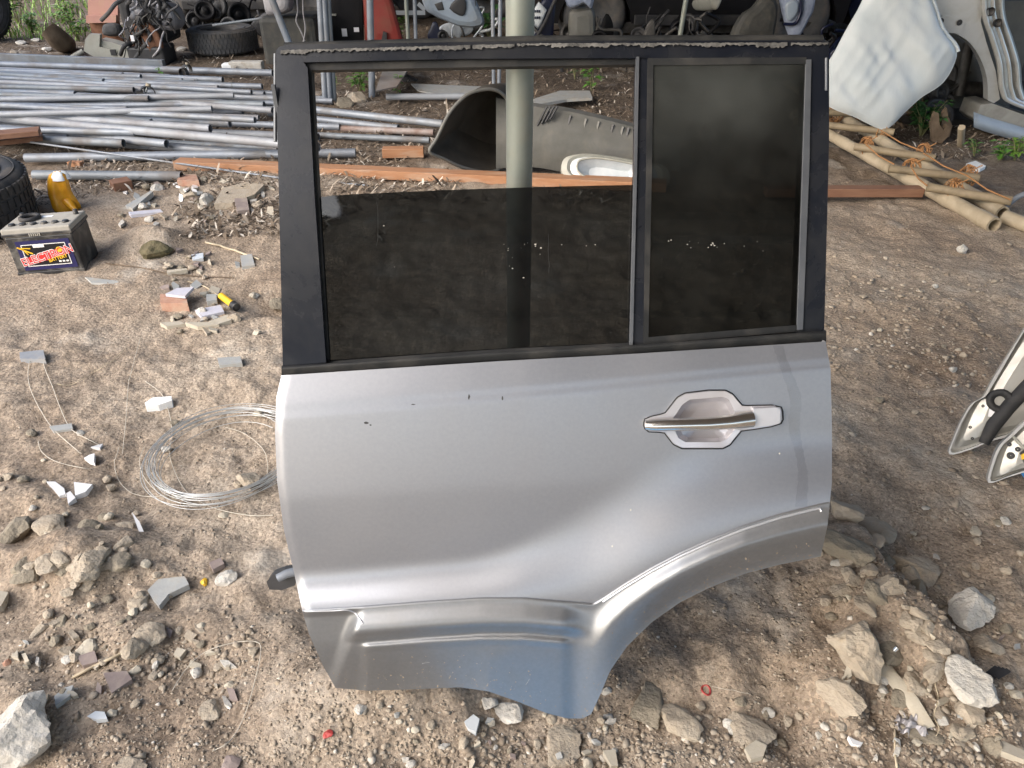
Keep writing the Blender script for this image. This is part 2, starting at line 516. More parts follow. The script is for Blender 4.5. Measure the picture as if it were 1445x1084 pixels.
def thing(name, loc, label, cat, group=None):
    o = bpy.data.objects.new(name, None)
    o.location = tuple(map(float, loc))
    o.empty_display_size = .1
    COL.objects.link(o)
    return tag(o, label, cat, group)

def rootloc(o):
    p = np.zeros(3)
    while o:
        p += np.array(o.location)
        o = o.parent
    return p

def part(name, mb, m, parent, bevel=0, label=None, kind=None, weld=False):
    o = bpy.data.objects.new(name, mesh_of(name, mb, rootloc(parent)))
    o.data.materials.append(MATS[m])
    COL.objects.link(o)
    o.parent = parent
    addmods(o, bevel, weld)
    return tag(o, label, None, None, kind)

def smooth_poly(pts, per=4, closed=True):
    pts = [np.array(p, float) for p in pts]
    n = len(pts)
    out = []
    for i in range(n if closed else n - 1):
        if closed:
            p0, p1, p2, p3 = pts[i - 1], pts[i], pts[(i + 1) % n], pts[(i + 2) % n]
        else:
            p0, p1, p2, p3 = pts[max(i - 1, 0)], pts[i], pts[i + 1], pts[min(i + 2, n - 1)]
        for k in range(per):
            t = k / per
            out.append(.5 * (2 * p1 + (p2 - p0) * t + (2 * p0 - 5 * p1 + 4 * p2 - p3) * t * t + (3 * p1 - p0 - 3 * p2 + p3) * t ** 3))
    if not closed:
        out.append(pts[-1])
    return out

def lerp_tab(tab, x):
    xs, ys = zip(*tab)
    return float(np.interp(x, xs, ys))

def sstep(a, b, x):                     # also with a > b: falls instead of rising
    t = min(max((x - a) / (b - a), 0), 1)
    return t * t * (3 - 2 * t)

def inpoly(x, y, poly):
    c = False
    j = len(poly) - 1
    for i in range(len(poly)):
        xi, yi = poly[i]
        xj, yj = poly[j]
        if (yi > y) != (yj > y) and x < (xj - xi) * (y - yi) / (yj - yi) + xi:
            c = not c
        j = i
    return c

# ------------------------------------------------------------------ ground
def axis(dense, lo, hi, step, grow):
    a = list(np.arange(dense[0], dense[1], step))
    s = step
    while a[-1] < hi:
        s *= grow
        a.append(a[-1] + s)
    s = step
    b = [a[0]]
    while b[-1] > lo:
        s *= grow * 1.15
        b.append(b[-1] - s)
    return np.array(b[:0:-1] + a)

gx = axis((-1.9, 1.9), -300, 300, .011, 1.045)
gy = axis((.55, 2.3), -300, 600, .010, 1.012)
GX, GY = np.meshgrid(gx, gy)
GZ = hgt(GX, GY) * np.clip(1.4 - np.hypot(GX, GY) / 60, 0, 1)
ny, nx = GX.shape
V = np.stack([GX, GY, GZ], -1).reshape(-1, 3)
idx = np.arange(ny * nx).reshape(ny, nx)
F = np.stack([idx[:-1, :-1], idx[:-1, 1:], idx[1:, 1:], idx[1:, :-1]], -1).reshape(-1, 4)
me = bpy.data.meshes.new('ground')
me.vertices.add(len(V)); me.vertices.foreach_set('co', V.ravel())
me.loops.add(F.size); me.loops.foreach_set('vertex_index', F.ravel().astype(np.int32))
me.polygons.add(len(F)); me.polygons.foreach_set('loop_start', np.arange(0, F.size, 4, dtype=np.int32))
me.polygons.foreach_set('use_smooth', np.ones(len(F), bool))
me.update(); me.validate()
ground = bpy.data.objects.new('ground', me)
COL.objects.link(ground)
ground['kind'] = 'structure'

def soil():
    m = bpy.data.materials.new('soil')
    m.use_nodes = True
    nt = m.node_tree
    b = nt.nodes['Principled BSDF']
    L = nt.links.new
    tc = nt.nodes.new('ShaderNodeTexCoord')

    def nz(s, d=6, rough=.6):
        n = nt.nodes.new('ShaderNodeTexNoise')
        n.inputs['Scale'].default_value = s
        n.inputs['Detail'].default_value = d
        n.inputs['Roughness'].default_value = rough
        L(tc.outputs['Object'], n.inputs['Vector'])
        return n.outputs['Fac']

    def ramp(src, stops):
        r = nt.nodes.new('ShaderNodeValToRGB')
        e = r.color_ramp.elements
        while len(e) < len(stops):
            e.new(.5)
        for el, (p, c) in zip(e, stops):
            el.position, el.color = p, (*c, 1)
        L(src, r.inputs[0])
        return r.outputs[0]

    def mix(f, a, c, mode='MIX'):
        x = nt.nodes.new('ShaderNodeMix')
        x.data_type, x.blend_type = 'RGBA', mode
        if isinstance(f, float): x.inputs[0].default_value = f
        else: L(f, x.inputs[0])
        L(a, x.inputs[6])
        if isinstance(c, tuple): x.inputs[7].default_value = (*c, 1)
        else: L(c, x.inputs[7])
        return x.outputs[2]
    base = ramp(nz(1.6, 8), [(.30, (.238, .184, .140)), (.46, (.315, .256, .200)), (.60, (.38, .320, .258)), (.75, (.45, .40, .335))])
    fine = ramp(nz(26, 8, .7), [(.30, (.60, .58, .55)), (.5, (.96, .96, .96)), (.72, (1.25, 1.24, 1.22))])
    col = mix(.85, base, fine, 'MULTIPLY')
    vg = nt.nodes.new('ShaderNodeTexVoronoi')
    vg.inputs['Scale'].default_value = 210
    L(tc.outputs['Object'], vg.inputs['Vector'])
    bw = nt.nodes.new('ShaderNodeRGBToBW')
    L(vg.outputs['Color'], bw.inputs[0])
    grit = ramp(bw.outputs[0], [(.12, (.55, .52, .50)), (.35, (.92, .92, .92)), (.62, (1.03, 1.03, 1.02)), (.86, (1.45, 1.43, 1.40))])
    col = mix(.8, col, grit, 'MULTIPLY')
    # damp dark litter soil at the back of the yard
    sx = nt.nodes.new('ShaderNodeSeparateXYZ')
    L(tc.outputs['Object'], sx.inputs[0])
    mr = nt.nodes.new('ShaderNodeMapRange')
    mr.inputs[1].default_value, mr.inputs[2].default_value = 3.2, 6.0
    L(sx.outputs['Y'], mr.inputs[0])
    ad = nt.nodes.new('ShaderNodeMath'); ad.operation = 'MULTIPLY_ADD'
    L(nz(1.1, 4), ad.inputs[0]); ad.inputs[1].default_value = 1.3
    L(mr.outputs[0], ad.inputs[2])
    dk = nt.nodes.new('ShaderNodeMapRange')
    dk.inputs[1].default_value, dk.inputs[2].default_value = .75, 1.35
    dk.inputs[4].default_value = .8
    L(ad.outputs[0], dk.inputs[0])
    litter = ramp(nz(34, 8, .75), [(.34, (.030, .023, .018)), (.50, (.085, .063, .046)), (.62, (.17, .13, .098)), (.75, (.34, .29, .23))])
    col = mix(dk.outputs[0], col, litter)
    # lime dust patches
    lm = nt.nodes.new('ShaderNodeMapRange')
    lm.inputs[1].default_value, lm.inputs[2].default_value, lm.inputs[4].default_value = .57, .72, .62
    L(nz(2.7, 6), lm.inputs[0])
    col = mix(lm.outputs[0], col, (.50, .47, .42))
    L(col, b.inputs['Base Color'])
    b.inputs['Roughness'].default_value = .97
    b.inputs['Specular IOR Level'].default_value = .15
    vo = nt.nodes.new('ShaderNodeTexVoronoi')
    vo.inputs['Scale'].default_value = 75
    L(tc.outputs['Object'], vo.inputs['Vector'])
    sb = nt.nodes.new('ShaderNodeMath'); sb.operation = 'MULTIPLY_ADD'
    L(vo.outputs['Distance'], sb.inputs[0]); sb.inputs[1].default_value = -.5
    L(nz(60, 8, .72), sb.inputs[2])
    bp = nt.nodes.new('ShaderNodeBump')
    bp.inputs['Strength'].default_value = .75
    bp.inputs['Distance'].default_value = .008
    L(sb.outputs[0], bp.inputs['Height'])
    L(bp.outputs[0], b.inputs['Normal'])
    MATS['soil'] = m

soil()
me.materials.append(MATS['soil'])

# ------------------------------------------------------------------ shed roof over the yard
ROOF_Z = 3.3
shed = thing('open_shed', (0, 3, 0), 'open sided shed with rusty corrugated roof on steel posts over the yard', 'shed')
for bx0, bx1, by0, by1, bz in ((-1.3, 5.6, -3.0, 4.0, ROOF_Z), (-4.8, 5.6, -8.0, -2.9, ROOF_Z + .09), (-4.5, 5.6, 3.9, 13.5, ROOF_Z + .09)):   # unseen bays: middle narrowed to admit sun, ends widened to shade
    xs = np.arange(bx0, bx1, .038)
    part('roof_sheet', MB().grid([[(x, y, bz + .07 + .012 * math.sin(x * 2 * math.pi / .152)) for x in xs] for y in (by0, by1)]), 'roof_metal', shed)
    for y in np.arange(by0 + .3, by1, 1.5):
        part('purlin', MB().box(((bx0 + bx1) / 2, y, bz + .02), (bx1 - bx0, .05, .07)), 'galvanised_dull', shed)
for x, y in ((-4.7, -7.6), (-4.4, 13.2), (5.4, -7.6), (5.4, 13.2)):
    part('post', MB().tube([(x, y, -.2), (x, y, ROOF_Z)], .05, 12), 'galvanised_dull', shed)
part('back_sheet', MB().box((1.0, 13.45, 1.5), (9.0, .02, 3.4)), 'roof_metal', shed)
wl = thing('shade_wall', (-8.6, 3.6, 0), 'added unseen wall outside the shed that shades the back of the yard', 'wall')  # added out of view to keep sun off the back
part('wall_body', MB().box((-8.6, 3.6, 2.9), (.2, 3.2, 6.4)), 'grey_tile', wl)
part('coping', MB().box((-8.6, 3.6, 6.14), (.28, 3.25, .08)), 'rock_pale', wl)

# ------------------------------------------------------------------ the car door
LEAN_A, LEAN_B = R(16), R(26)
PA = np.array([0, .93, 0.0]); NA = np.array([0, -math.cos(LEAN_A), math.sin(LEAN_A)])
ZB = .735
PB = np.array([0, .93 + ZB * math.tan(LEAN_A) + .004, ZB]); NB = np.array([0, -math.cos(LEAN_B), math.sin(LEAN_B)])

def pA(px, py, n=0.0): return onplane(px, py, PA + NA * n, NA)
def pB(px, py, n=0.0): return onplane(px, py, PB + NB * n, NB)

door = thing('car_door', gp(800, 1012), 'silver rear car door with black window frame leaning on a steel post', 'car door')

XL = [(520, 398), (535, 396), (560, 390), (610, 388), (680, 391), (750, 401), (800, 413), (860, 426), (895, 436), (940, 456), (972, 474)]
XR = [(460, 1164), (482, 1165), (520, 1172), (600, 1174), (680, 1174), (740, 1168), (786, 1158)]
YT = [(380, 531), (700, 510), (900, 499), (1180, 481)]
YBOT = [(420, 968), (474, 971), (520, 975), (600, 972), (650, 970), (690, 976), (730, 990), (770, 1006), (800, 1014), (822, 1014), (834, 1008), (846, 983),
        (862, 945), (885, 912), (920, 878), (960, 850), (1000, 830), (1050, 810), (1100, 797), (1160, 785)]
YF = [(380, 863), (430, 862), (500, 858), (600, 850), (680, 845), (740, 845), (800, 850), (838, 853), (850, 846), (880, 826), (920, 802), (960, 781),
      (1000, 763), (1050, 743), (1100, 727), (1160, 712), (1180, 708)]
HANDLE_HOLE = [(946, 590), (960, 568), (972, 560), (1022, 556), (1032, 561), (1041, 582), (1041, 606), (1029, 622), (1018, 628), (965, 628), (954, 620), (946, 602)]

def blurred(tab, sigma, lo=340, hi=1220):
    xs_ = np.arange(lo, hi)
    v_ = np.interp(xs_, *zip(*tab))
    k_ = np.exp(-.5 * (np.arange(-3 * sigma, 3 * sigma + 1) / sigma) ** 2)
    k_ /= k_.sum()
    v_ = np.convolve(np.pad(v_, 3 * sigma, mode='edge'), k_, 'valid')
    return lambda x: float(np.interp(x, xs_, v_))
YF_S = blurred(YF, 34)
WD = blurred([(390, 62), (690, 66), (760, 105), (850, 165), (1000, 150), (1175, 105)], 40)
FA = blurred([(390, .034), (700, .036), (900, .044), (1175, .034)], 40)

def n_panel(x, y):
    yt, yf = lerp_tab(YT, x), YF_S(x)
    crease = lerp_tab([(390, 582), (800, 548), (1175, 512)], x)
    q = (y - yt + 70) / (crease - yt + 70)
    n = .036 * (min(q, 1) - .035 * math.exp(-((q - 1) / .05) ** 2))
    yy = min(max((y - crease) / 300.0, 0), 1)
    n += .014 * math.sin(yy * math.pi * .62)
    mid = lerp_tab([(390, 705), (850, 680), (1175, 640)], x)
    dm = y - mid
    n -= .00007 * (.5 * (dm + math.sqrt(dm * dm + 60)))
    n += FA(x) * sstep(yf - WD(x), yf + 14, y) ** 1.25
    n -= .006 * sstep(lerp_tab(XL, y) + 14, lerp_tab(XL, y) - 2, x) ** 2
    return n

def n_clad(x, y):
    yf, yb = lerp_tab(YF, x), lerp_tab(YBOT, x)
    base = n_panel(x, yf) + .004
    d = y - yf
    t = d / max(yb - yf, 1)
    arch = sstep(790, 860, x)
    # left: stepped panel with a ridge
    shelf = sstep(492, 512, x + .35 * (d - 8)) * (1 - arch)
    a = base + shelf * .017 * sstep(0, 34, d)
    a -= shelf * .011 * sstep(34, 50, d)
    rid = shelf * sstep(505, 520, x) * sstep(815, 790, x)
    a += rid * .007 * sstep(50, 56, d) - .002 * rid * sstep(58, 66, d)
    a -= lerp_tab([(400, .042), (560, .044), (690, .008), (1200, .0)], x) * sstep(40, 150, d) * (1 - .35 * (1 - shelf))
    a -= (1 - shelf) * (1 - arch) * .010 * sstep(0, 10, d)
    # right: flared wheel arch with a facet
    b = base + .018 * sstep(0, .42, t) - lerp_tab([(700, .002), (860, .004), (940, .022), (1200, .024)], x) * sstep(.40, 1.0, t)
    return a * (1 - arch) + b * arch

def door_grid(ytop, ybot, nfun, nu, nv):
    P, Q = [], []
    for i in range(nv + 1):
        v = i / nv
        row, rq = [], []
        for j in range(nu + 1):
            u = j / nu
            x, y = 400 + 760 * u, 700
            for _ in range(8):
                y = ytop(x) * (1 - v) + ybot(x) * v
                x = lerp_tab(XL, y) * (1 - u) + lerp_tab(XR, y) * u
            row.append(pA(x, y, nfun(x, y)))
            rq.append((x, y))
        P.append(row); Q.append(rq)
    return P, Q

P, Q = door_grid(lambda x: lerp_tab(YT, x), lambda x: lerp_tab(YF, x), n_panel, 190, 96)
def keep_(i, j):
    x = (Q[i][j][0] + Q[i + 1][j + 1][0]) / 2
    y = (Q[i][j][1] + Q[i + 1][j + 1][1]) / 2
    return not inpoly(x, y, HANDLE_HOLE)
outer = part('outer_panel', MB().grid(P, True, keep_), 'silver_paint', door)
PC, QC = door_grid(lambda x: lerp_tab(YF, x), lambda x: lerp_tab(YBOT, x), n_clad, 190, 56)
PCt = [[p - NA * .012 for p in PC[0]]] + PC           # a lip behind the upper edge
clad = part('lower_cladding', MB().grid(PCt), 'cladding', door, label='darker grey lower cladding with wheel arch flare')

# rim turned back round the shell + inner skin
loop = [P[i][0] for i in range(len(P))] + [PC[i][0] for i in range(len(PC))] + PC[-1][1:] + [PC[i][-1] for i in range(len(PC) - 2, -1, -1)] + [P[i][-1] for i in range(len(P) - 1, -1, -1)]
m_ = MB()
r1 = [p - NA * .008 for p in loop]
r2 = [p - NA * .035 for p in loop]
cc = sum(loop) / len(loop)
r2 = [q + (cc - q) * .012 for q in r2]
m_.ringstrip(loop, r1, True, closed=False)
m_.ringstrip(r1, r2, True, closed=False)
part('shell_edge', m_, 'silver_edge', door)
m_ = MB()
m_.grid([[p - NA * .045 for p in row[::6]] for row in P[::6] + [P[-1]]])
m_.grid([[p - NA * .045 for p in row[::6]] for row in PC[::6] + [PC[-1]]])
part('inner_panel', m_, 'dark_inner', door)

# trim beads
def bead_on(pts, nf, r, lift=.0):
    return MB().tube([pA(x, y, nf(x, y) + lift) for x, y in pts], r, 8)
pts = [(x, lerp_tab(YF, x) + 4) for x in np.linspace(851, 1157, 40)] + [(1159, 722)]
part('arch_lip', bead_on(pts, n_clad, .0022), 'silver_edge', door)
pts = [(x, lerp_tab(YF, x) + 1) for x in np.linspace(431, 846, 50)]
part('cladding_seam', bead_on(pts, lambda x, y: n_panel(x, y) - .0015, .0022), 'dark_plastic', door)
pts = [(431, 863), (470, 862), (490, 861), (502, 866), (512, 880)]
part('cladding_crease', bead_on(smooth_poly([np.array(p) for p in pts], 5, False), n_clad, .0016, .0), 'silver_edge', door)

# thin darker streak running down the rear of the skin
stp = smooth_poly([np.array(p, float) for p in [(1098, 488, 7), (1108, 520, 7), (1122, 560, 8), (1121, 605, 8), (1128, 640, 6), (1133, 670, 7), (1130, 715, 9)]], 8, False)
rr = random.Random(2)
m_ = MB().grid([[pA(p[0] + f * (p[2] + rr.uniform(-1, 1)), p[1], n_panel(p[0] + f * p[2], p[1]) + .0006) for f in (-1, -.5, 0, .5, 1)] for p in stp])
part('dark_streak', m_, 'streak', door)

# paint chips, scuffs and mud specks
rr = random.Random(12)
for x, y, s_, asp in ((517, 597, 4, .5), (523, 600, 2, .5), (583, 571, 3, .3), (662, 560, 1.6, 2.5), (709, 562, 1.5, 2), (890, 720, 1.5, 1), (864, 771, 1.6, 1), (1132, 745, 1.8, 1), (1100, 640, 1.2, 1)):
    pl_ = [(x + s_ * math.cos(a) * rr.uniform(.6, 1.2), y + s_ * asp * math.sin(a) * rr.uniform(.6, 1.2)) for a in np.arange(0, 6.2, .9)]
    part('paint_chip', MB().prism([pA(a, b, n_panel(a, b) + .0004) for a, b in pl_], -NA * .001), 'dark_plastic' if y < 640 else 'rock_pale', door)
m_ = MB()
for k in range(260):
    x = rr.uniform(440, 1150)
    yf_, yb_ = lerp_tab(YF, x), lerp_tab(YBOT, x)
    t_ = 1 - abs(rr.gauss(0, .16))
    if t_ < .1: continue
    y = yf_ + (yb_ - yf_) * t_ - 2
    if x < lerp_tab(XL, y) + 4: continue
    s_ = rr.uniform(.3, 1.0) * (1.9 if rr.random() < .10 else 1)
    pl_ = [(x + s_ * math.cos(a) * rr.uniform(.5, 1.2), y + s_ * math.sin(a) * rr.uniform(.5, 1.2)) for a in np.arange(0, 6.2, 1.25)]
    m_.prism([pA(a, b, n_clad(a, b) + .0005) for a, b in pl_], -NA * .001)
part('mud_specks', m_, 'mud', door, kind='stuff')
for x0, y0, x1, y1 in ((596, 936, 606, 935), (742, 966, 747, 959)):
    part('scuff', MB().tube([pA(x0 + (x1 - x0) * t, y0 + (y1 - y0) * t + rr.uniform(-.5, .5), n_clad(x0 + (x1 - x0) * t, y0 + (y1 - y0) * t)) for t in np.linspace(0, 1, 5)], .0003, 5), 'grey_tile', door)

# handle
hx, hy = 996, 592
def star(poly, n, c=(996, 592)):
    out = []
    for k in range(n):
        a = 2 * math.pi * k / n
        dx, dy = math.cos(a), math.sin(a)
        best = 1e9
        for i in range(len(poly)):
            (x1, y1), (x2, y2) = poly[i], poly[(i + 1) % len(poly)]
            den = dx * (y2 - y1) - dy * (x2 - x1)
            if abs(den) < 1e-9: continue
            t = ((x1 - c[0]) * (y2 - y1) - (y1 - c[1]) * (x2 - x1)) / den
            s = ((x1 - c[0]) * dy - (y1 - c[1]) * dx) / den
            if t > 0 and -1e-6 <= s <= 1 + 1e-6: best = min(best, t)
        out.append((c[0] + dx * best, c[1] + dy * best))
    return out
HO = [(908, 600), (910, 592), (915, 589), (938, 584), (956, 561), (967, 555), (1000, 551), (1024, 551), (1034, 556), (1048, 573), (1098, 572), (1104, 576),
      (1105, 594), (1100, 600), (1062, 606), (1046, 608), (1030, 628), (1020, 633), (962, 633), (950, 627), (937, 610), (912, 609)]
HI = [(950, 590), (963, 571), (973, 564), (1020, 560), (1029, 564), (1037, 582), (1037, 606), (1027, 619), (1017, 624), (967, 624), (957, 618), (950, 602)]
N_ = 120
nh = lambda x, y: n_panel(x, y)
o_ = star(HO, N_); i_ = star(HI, N_)
handle = MB()
A0 = [pA(x, y, nh(x, y) - .001) for x, y in o_]
A1 = [pA(hx + (x - hx) * .985, hy + (y - hy) * .97, nh(x, y) + .006) for x, y in o_]
A2 = [pA(x, y, nh(x, y) + .005) for x, y in i_]
handle.ringstrip(A0, A1, True); handle.ringstrip(A1, A2, False)
A3 = [pA(hx + (x - hx) * .96, hy + (y - hy) * .95, nh(hx, hy) - .004) for x, y in i_]
A4 = [pA(hx + (x - hx) * .84, hy + (y - hy) * .82, nh(hx, hy) - .017) for x, y in i_]
A5 = [pA(hx + (x - hx) * .5, hy + (y - hy) * .5, nh(hx, hy) - .022) for x, y in i_]
hb = part('handle_bezel', handle, 'lilac_silver', door)
m_ = MB()
m_.ringstrip(A2, A3, True); m_.ringstrip(A3, A4, True); m_.ringstrip(A4, A5, True)
m_.add(A5 + [pA(hx, hy, nh(hx, hy) - .0225)], [(k, (k + 1) % N_, N_) for k in range(N_)], True)
part('finger_recess', m_, 'lilac_silver', hb)
m_ = MB()
m_.tube([pA(x, y, nh(x, y) + .0010) for x, y in o_], .0015, 6, closed=True)
part('gasket', m_, 'black_rubber', hb)
gr = [(911, 600, .0085, .007), (925, 600, .0105, .010), (960, 599, .0110, .013), (1000, 598, .0115, .014), (1030, 595.5, .0125, .013), (1050, 592.5, .0140, .010), (1061, 591, .0145, .008)]
m_ = MB()
m_.tube([pA(x, y, nh(x, y) + l) for x, y, r, l in gr], [g[2] for g in gr], 16)
part('grip', m_, 'chrome', hb)
m_ = MB()
lk = [(1063, 577), (1096, 575), (1101, 579), (1101, 596), (1096, 599), (1063, 603)]
m_.prism([pA(x, y, nh(x, y) + .014) for x, y in lk], -NA * .010)
part('lock_cover', m_, 'lilac_silver', hb, bevel=.003)

# upper frame
def slab(poly, n0, th, sub=1):
    return MB().prism([pB(x, y, n0) for x, y in poly], -NB * th)
part('top_rail', slab([(389, 72), (394, 66), (406, 63), (760, 58), (1150, 57), (1166, 58), (1170, 62), (1170, 84), (905, 84), (895, 82), (650, 83), (430, 88), (390, 92)], 0, .034), 'black_frame', door, bevel=.004)
part('front_pillar', slab([(389, 90), (427, 86), (434, 96), (444, 280), (460, 512), (399, 519), (396, 380)], .0015, .030), 'black_frame', door, bevel=.003)
part('rear_pillar', slab([(1138, 80), (1170, 80), (1170, 200), (1163, 470), (1124, 473), (1134, 200)], .0015, .030), 'black_frame', door, bevel=.003)
part('pillar_strip', slab([(1138, 84), (1145, 84), (1142, 240), (1133, 465), (1125, 466), (1133, 240)], .005, .006), 'grey_strip', door, bevel=.001)
part('division_bar', slab([(899, 78), (918, 78), (916, 240), (911, 488), (889, 490), (896, 240)], .000, .028), 'black_frame', door, bevel=.002)
part('bar_edge', slab([(898, 80), (902, 80), (899, 240), (893, 489), (889, 490), (895, 240)], .004, .010), 'grey_strip', door, bevel=.001)
part('run_channel', slab([(428, 86), (897, 76), (897, 91), (440, 99), (450, 280), (464, 511), (454, 512), (442, 280)], -.008, .016), 'black_rubber', door, bevel=.002)
part('quarter_seal', slab([(914, 82), (1138, 81), (1138, 90), (922, 92), (920, 240), (915, 476), (1124, 459), (1124, 468), (908, 486), (912, 240)], .003, .010), 'black_rubber', door, bevel=.002)
# torn remains of the roof seal along the top
m_ = MB()
rr = random.Random(3)
def seal_y(x): return lerp_tab([(389, 71), (760, 61), (1170, 60)], x)
x = 396.0
while x < 1166:
    l = rr.uniform(10, 60)
    hgt_px = rr.uniform(3, 6.5)
    pl = []
    k = max(2, int(l / 2.5))
    for i in range(k + 1):
        xx = min(x + l * i / k, 1168)
        pl.append((xx, seal_y(xx) + rr.uniform(-.5, .8)))
    for i in range(k, -1, -1):
        xx = min(x + l * i / k, 1168)
        pl.append((xx, seal_y(xx) + hgt_px + rr.uniform(-1.8, 1.8)))
    m_.add([pB(a, b, .0035) for a, b in pl] + [pB(a, b, -.001) for a, b in pl],
           [(i, i + 1, 2 * k - i, 2 * k + 1 - i) for i in range(k)] + [(i, (i + 1) % (2 * k + 2), 2 * k + 2 + (i + 1) % (2 * k + 2), 2 * k + 2 + i) for i in range(2 * k + 2)])
    x += l + (rr.uniform(2, 12) if rr.random() < .22 else 0.02)
part('torn_seal', m_, 'old_seal', door, label='crumbling grey sealant along the top rail')
m_ = MB()
m_.tube([pB(x, seal_y(x) - 4, -.010) for x in np.linspace(402, 1160, 24)], .0075, 8)
part('top_weatherstrip', m_, 'black_rubber', door)
m_ = MB()
m_.tube([pB(388.5, y, -.004) for y in np.linspace(76, 200, 12)], .0032, 6)
m_.box(pB(389, 142, .003), (.006, .006, .05))
part('front_edge_seal', m_, 'grey_strip', door)
part('rear_clip', MB().tube([pB(1166, y, .002) for y in np.linspace(82, 128, 6)], .0025, 6), 'grey_strip', door)

# belt moulding
m_ = MB()
for i, (d0, n0, n1) in enumerate(((0, 0, 0),)):
    top = [(x, lerp_tab([(396, 517), (700, 496), (890, 487), (1166, 467)], x)) for x in np.linspace(397, 1166, 30)]
    bot = [(x, lerp_tab([(396, 532), (700, 511), (890, 501), (1166, 484)], x)) for x in np.linspace(397, 1166, 30)]
    rows = []
    for f, nn in ((0, -.004), (.04, .012), (.35, .016), (.55, .011), (.8, .013), (1, .006)):
        rows.append([pA(a[0], a[1] * (1 - f) + b[1] * f, nn) for a, b in zip(top, bot)])
    rows.append([p - NA * .012 for p in rows[-1]])
    rows.insert(0, [p - NA * .02 for p in rows[0]])
    m_.grid(rows, True)
    for c_ in (0, -1):
        col_ = [r_[c_] for r_ in rows]
        m_.add(col_, [tuple(range(len(col_)))])
part('belt_moulding', m_, 'black_rubber', door)

# panes
m_ = MB().prism([pB(x, y, -.016) for x, y in smooth_poly([(441, 283), (470, 276), (640, 268), (800, 263), (896, 261)], 3, False)] + [pB(x, y, -.016) for x, y in ((892, 495), (700, 505), (456, 520))], -NB * .004)
gl = part('window_pane', m_, 'tinted_glass', door, label='half lowered tinted window pane')
m_ = MB().prism([pB(x, y, .0005) for x, y in ((915, 84), (1140, 84), (1136, 240), (1126, 466), (912, 484), (917, 240))], -NB * .004)
part('quarter_pane', m_, 'tinted_quarter', door, label='dusty fixed rear quarter pane')
m_ = MB()
rr = random.Random(9)
flk = [(720, 372), (738, 348), (745, 343), (752, 344), (760, 341), (722, 366), (728, 379), (716, 352), (790, 346), (826, 348), (840, 345), (736, 394), (545, 318), (560, 379),
       (985, 345), (1003, 344), (1012, 346), (1020, 343), (1050, 344), (1079, 353), (940, 343), (1069, 343), (975, 342), (995, 349)] + [(rr.gauss(740, 22), rr.gauss(348, 8)) for _ in range(6)] + [(rr.gauss(1008, 26), rr.gauss(345, 4)) for _ in range(6)]
for x, y in flk:
    s = rr.uniform(.3, 1.2)
    x, y = x + rr.gauss(0, 3), y + rr.gauss(0, 2.5)
    n0 = -.0155 if x < 900 else .001
    pl = [(x + s * rr.uniform(.5, 1.2) * math.cos(a) * 1.3, y + s * rr.uniform(.5, 1.2) * math.sin(a)) for a in np.arange(0, 6.2, 1.25)]
    m_.prism([pB(a, b, n0 + .0006) for a, b in pl], -NB * .0004)
part('paint_flecks', m_, 'rock_pale', door, kind='stuff')
for x, y0, y1 in ((532, 285, 348), (775, 330, 385)):
    part('scratch', MB().tube([pB(x + rr.uniform(-1.5, 1.5), y, -.0158) for y in np.linspace(y0, y1, 6)], .00022, 4), 'black_rubber', door)
# hinge and door check on the front edge
hg = pA(418, 812, -.01)
m_ = MB()
m_.tube([pA(420, 806, -.004), pA(404, 810, .008), pA(392, 816, .012)], [.009, .0085, .008], 12)
part('check_strap', m_, 'galvanised', door)
m_ = MB()
m_.prism([pA(x, y, .002) for x, y in ((376, 821), (384, 812), (400, 806), (414, 804), (417, 826), (398, 833), (380, 832))], -NA * .02)
part('hinge_plate', m_, 'dark_plastic', door, bevel=.004)

# ------------------------------------------------------------------ poles
ytop_back = pB(733, 75)[1]
def post(name, a, b, r, m, label, group=None):
    a, b = np.array(a, float), np.array(b, float)
    d = (b - a) / (b[2] - a[2])
    top = a + d * (ROOF_Z - .01 - a[2])
    low = a + d * (-.06)
    mb = MB().pipe(low, top, r, .004, 20)
    # coupler collar up under the roof
    return one(name, mb, m, label, 'post', group)
yp = ytop_back + .034 / math.cos(LEAN_B) + .0245 + .003
xp = (733 - W0 / 2) * mpp(np.array([0, yp, 1.0]))
post('scaffold_post', (xp, yp, 0), (xp, yp, 2), .0245, 'post_paint', 'thick pale upright steel post that the car door leans on')
def back_post(bx, by, tx, r, m, label, group=None, ty=0):
    b = gh(bx, by)
    t = at(tx, ty, b[1])
    return post('steel_post', b, t, r, m, label, group)
back_post(459, 146, 451, .021, 'galvanised', 'upright steel post bundled with two others behind the pipes', 'bundled upright posts')
back_post(466, 147, 457, .021, 'galvanised', 'upright steel post bundled with two others behind the pipes', 'bundled upright posts')
back_post(472, 146, 463, .019, 'galvanised_dull', 'upright steel post bundled with two others behind the pipes', 'bundled upright posts')
back_post(525, 136, 522, .026, 'galvanised', 'single upright steel post in front of the red fender')
back_post(697, 134, 695, .015, 'galvanised', 'thin upright steel post close beside the thick post', 'thin posts beside the thick post')
back_post(704, 134, 706, .015, 'galvanised', 'thin upright steel post close beside the thick post', 'thin posts beside the thick post')
back_post(578, 92, 573, .018, 'post_paint', 'thin upright post of a pair by the green seedling', 'pair of thin posts')
back_post(588, 92, 585, .017, 'galvanised', 'thin upright post of a pair by the green seedling', 'pair of thin posts')
back_post(432, 122, 384, .028, 'galvanised', 'slanting galvanised post beside the bundled posts')
back_post(951, 102, 968, .022, 'post_paint', 'slanting grey post against the black wrecked car')

